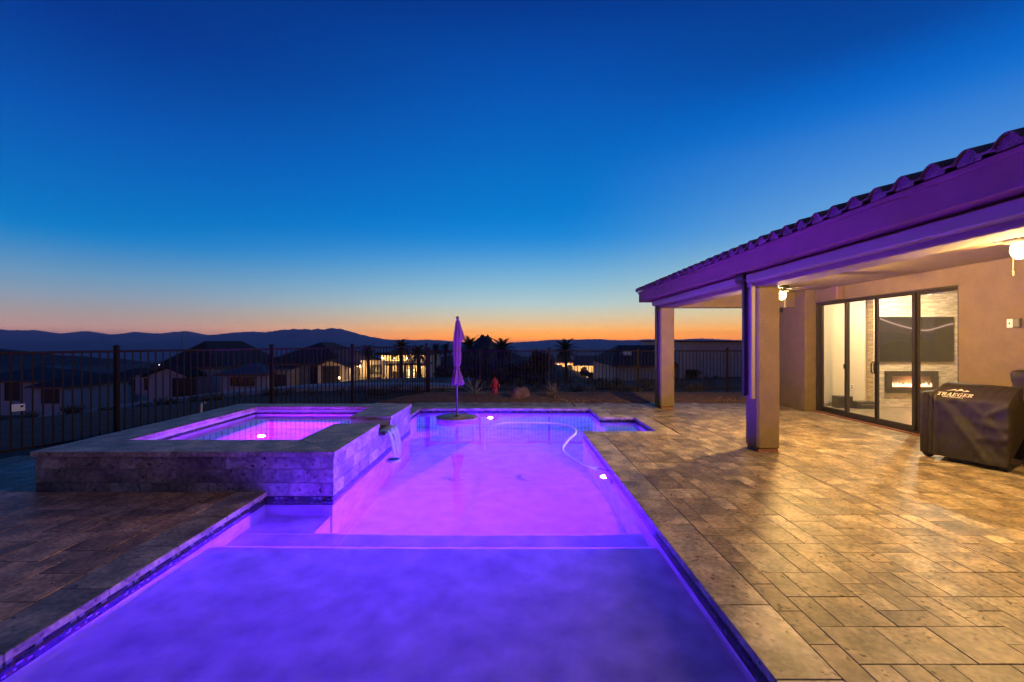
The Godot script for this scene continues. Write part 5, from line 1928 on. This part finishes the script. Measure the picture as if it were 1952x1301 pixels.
# ---------------------------------------------------------------- in and on the pool
func build_pool_things() -> void:
	# round island that carries the umbrella
	var isl := thing("umbrella_island", "round stone platform in the pool carrying the closed umbrella", "platform", P(-1.19, 9.83, 0))
	var st := S()
	lathe(st, [[0.40, -1.95], [0.40, -0.075]], 36)
	obj("column", st, M.plaster, isl, true)
	st = S()
	lathe(st, [[0.38, -0.078], [0.44, -0.078], [0.448, -0.07], [0.448, -0.038], [0.44, -0.03]], 40)
	lathe(st, [[0.44, -0.03], [0.0, -0.03]], 40)
	obj("cap", st, M.coping[0], isl, true)
	# closed umbrella
	var um := thing("patio_umbrella", "closed dark red patio umbrella standing on the round platform in the pool", "umbrella", P(-1.19, 9.83, -0.03))
	st = S()
	tube(st, [Vector3.ZERO, Vector3(0, 0.02, 0)], [0.055, 0.05], 14)
	tube(st, [Vector3(0, 0.0, 0), Vector3(0.004, 1.0, 0), Vector3(0.012, 2.10, 0)], [0.021], 12)
	obj("pole", st, M.pole, um, true)
	st = S()
	lathe(st, [[0.0, 2.09], [0.02, 2.09], [0.034, 2.115], [0.036, 2.135], [0.026, 2.158], [0.0, 2.168]], 14, Vector3(0.012, 0, 0))
	obj("finial", st, M.pole, um, true)
	# outline as read from the photograph: height, left reach, right reach
	var prof := [[2.09, 0.018, 0.03], [2.05, 0.04, 0.05], [1.95, 0.055, 0.075], [1.80, 0.075, 0.125], [1.70, 0.085, 0.155], [1.655, 0.09, 0.12], [1.60, 0.095, 0.075], [1.50, 0.10, 0.078], [1.38, 0.10, 0.085], [1.25, 0.10, 0.085], [1.15, 0.095, 0.08], [1.08, 0.08, 0.055], [1.045, 0.072, 0.048], [1.0, 0.085, 0.065], [0.92, 0.10, 0.095], [0.84, 0.115, 0.125], [0.76, 0.13, 0.15], [0.72, 0.135, 0.165], [0.685, 0.12, 0.12]]
	var rings := []
	var segs := 64
	for k in prof.size():
		var p: Array = prof[k]
		var ring := []
		for j in segs:
			var a := TAU * j / segs
			var side := 0.5 + 0.5 * cos(a)
			var r := lerpf(p[1], p[2], side)
			var fold := 0.13 * cos(a * 8.0 + k * 0.13) + 0.07 * cos(a * 13.0 + 1.0 - k * 0.1)
			r *= 0.88 + fold
			var hem: float = 0.02 * cos(a * 8.0) if k >= prof.size() - 2 else 0.0
			ring.append(Vector3(cos(a) * r + 0.012 * p[0] / 2.1, p[0] + hem, -sin(a) * r * 0.9))
		rings.push_front(ring)
	st = S()
	skin(st, rings)
	obj("canopy", st, M.canvas, um, true)
	st = S()
	lathe(st, [[0.066, 1.032], [0.072, 1.036], [0.072, 1.056], [0.066, 1.06]], 20)
	obj("tie_strap", st, M.canvas, um, true)
	# cleaner hose floating on the water
	st = S()
	var hose := [P(1.262, 6.12, -0.25), P(1.20, 6.05, -0.12), P(1.02, 6.08, WATER), P(0.91, 6.37, WATER), P(0.836, 6.66, WATER), P(0.79, 6.98, WATER), P(0.826, 7.32, WATER), P(0.99, 7.87, WATER), P(1.15, 8.31, WATER), P(1.21, 8.71, WATER), P(1.17, 9.05, WATER), P(0.98, 9.3, WATER), P(0.68, 9.42, WATER), P(0.26, 9.48, WATER), P(-0.17, 9.43, WATER), P(-0.36, 9.2, -0.14), P(-0.46, 8.88, -0.35), P(-0.52, 8.6, -0.8), P(-0.50, 8.45, -1.35)]
	tube(st, curve_pts(hose, 6), [0.021], 10)
	tag(obj("pool_hose", st, M.white, self, true), "pale pool cleaner hose floating in a loop from the right wall", "hose")
	# floating dispenser by the spillway
	var fl := thing("floating_dispenser", "small round blue dispenser floating on the water below the spillway", "float", P(-1.68, 6.46, WATER))
	st = S()
	lathe(st, [[0.06, -0.09], [0.07, -0.03], [0.10, -0.012], [0.10, 0.012], [0.085, 0.024]], 24)
	obj("float", st, mat(0.5, 0.52, 0.6, 0.4), fl, true)
	st = S()
	lathe(st, [[0.086, 0.022], [0.08, 0.032], [0.0, 0.036]], 24)
	obj("lid", st, mat(0.02, 0.05, 0.35, 0.35), fl, true)
	# sheet of water over the spillway: a film on the stone, then the fall
	var wf := thing("waterfall", "thin sheet of water pouring from the spa spillway into the pool", "waterfall")
	var sheet := mat(0.9, 0.9, 0.95, 0.3)
	sheet.transparency = BaseMaterial3D.TRANSPARENCY_ALPHA
	sheet.albedo_color = Color(0.92, 0.92, 1.0, 0.42)
	var n := noise(6.0, 81, 3)
	var grid := []
	var fall := [[-1.90, 0.312], [-1.83, 0.313], [-1.795, 0.308], [-1.775, 0.29], [-1.755, 0.25], [-1.735, 0.19], [-1.72, 0.12], [-1.708, 0.04], [-1.70, -0.04], [-1.695, -0.105]]
	for k in fall.size():
		var row := []
		var pinch := 1.0 - 0.22 * pow(float(k) / fall.size(), 1.4)
		for i in 41:
			var v := i / 40.0 - 0.5
			var w := 0.008 * n.get_noise_2d(v * 9.0, 0.15 * k) * minf(1.0, k / 4.0)
			row.append(P(fall[k][0] + w, 6.75 + v * 0.52 * pinch, fall[k][1]))
		grid.append(row)
	st = S()
	skin(st, grid, false)
	obj("sheet", st, sheet, wf, true)
	st = S()
	for i in 16:
		var v := rng.randf_range(-0.5, 0.5)
		var pts2 := []
		for k in range(2, fall.size()):
			var pinch := 1.0 - 0.22 * pow(float(k) / fall.size(), 1.4)
			pts2.append(P(fall[k][0] + 0.004, 6.75 + v * 0.52 * pinch + 0.003 * sin(k * 1.3 + i), fall[k][1]))
		tube(st, pts2, [rng.randf_range(0.002, 0.005)], 6)
	for s in [-0.26, 0.26]:
		var pts3 := []
		for k in range(1, fall.size()):
			var pinch := 1.0 - 0.22 * pow(float(k) / fall.size(), 1.4)
			pts3.append(P(fall[k][0], 6.75 + s * pinch, fall[k][1]))
		tube(st, pts3, [0.009], 7)
	obj("streams", st, M.water, wf, true)
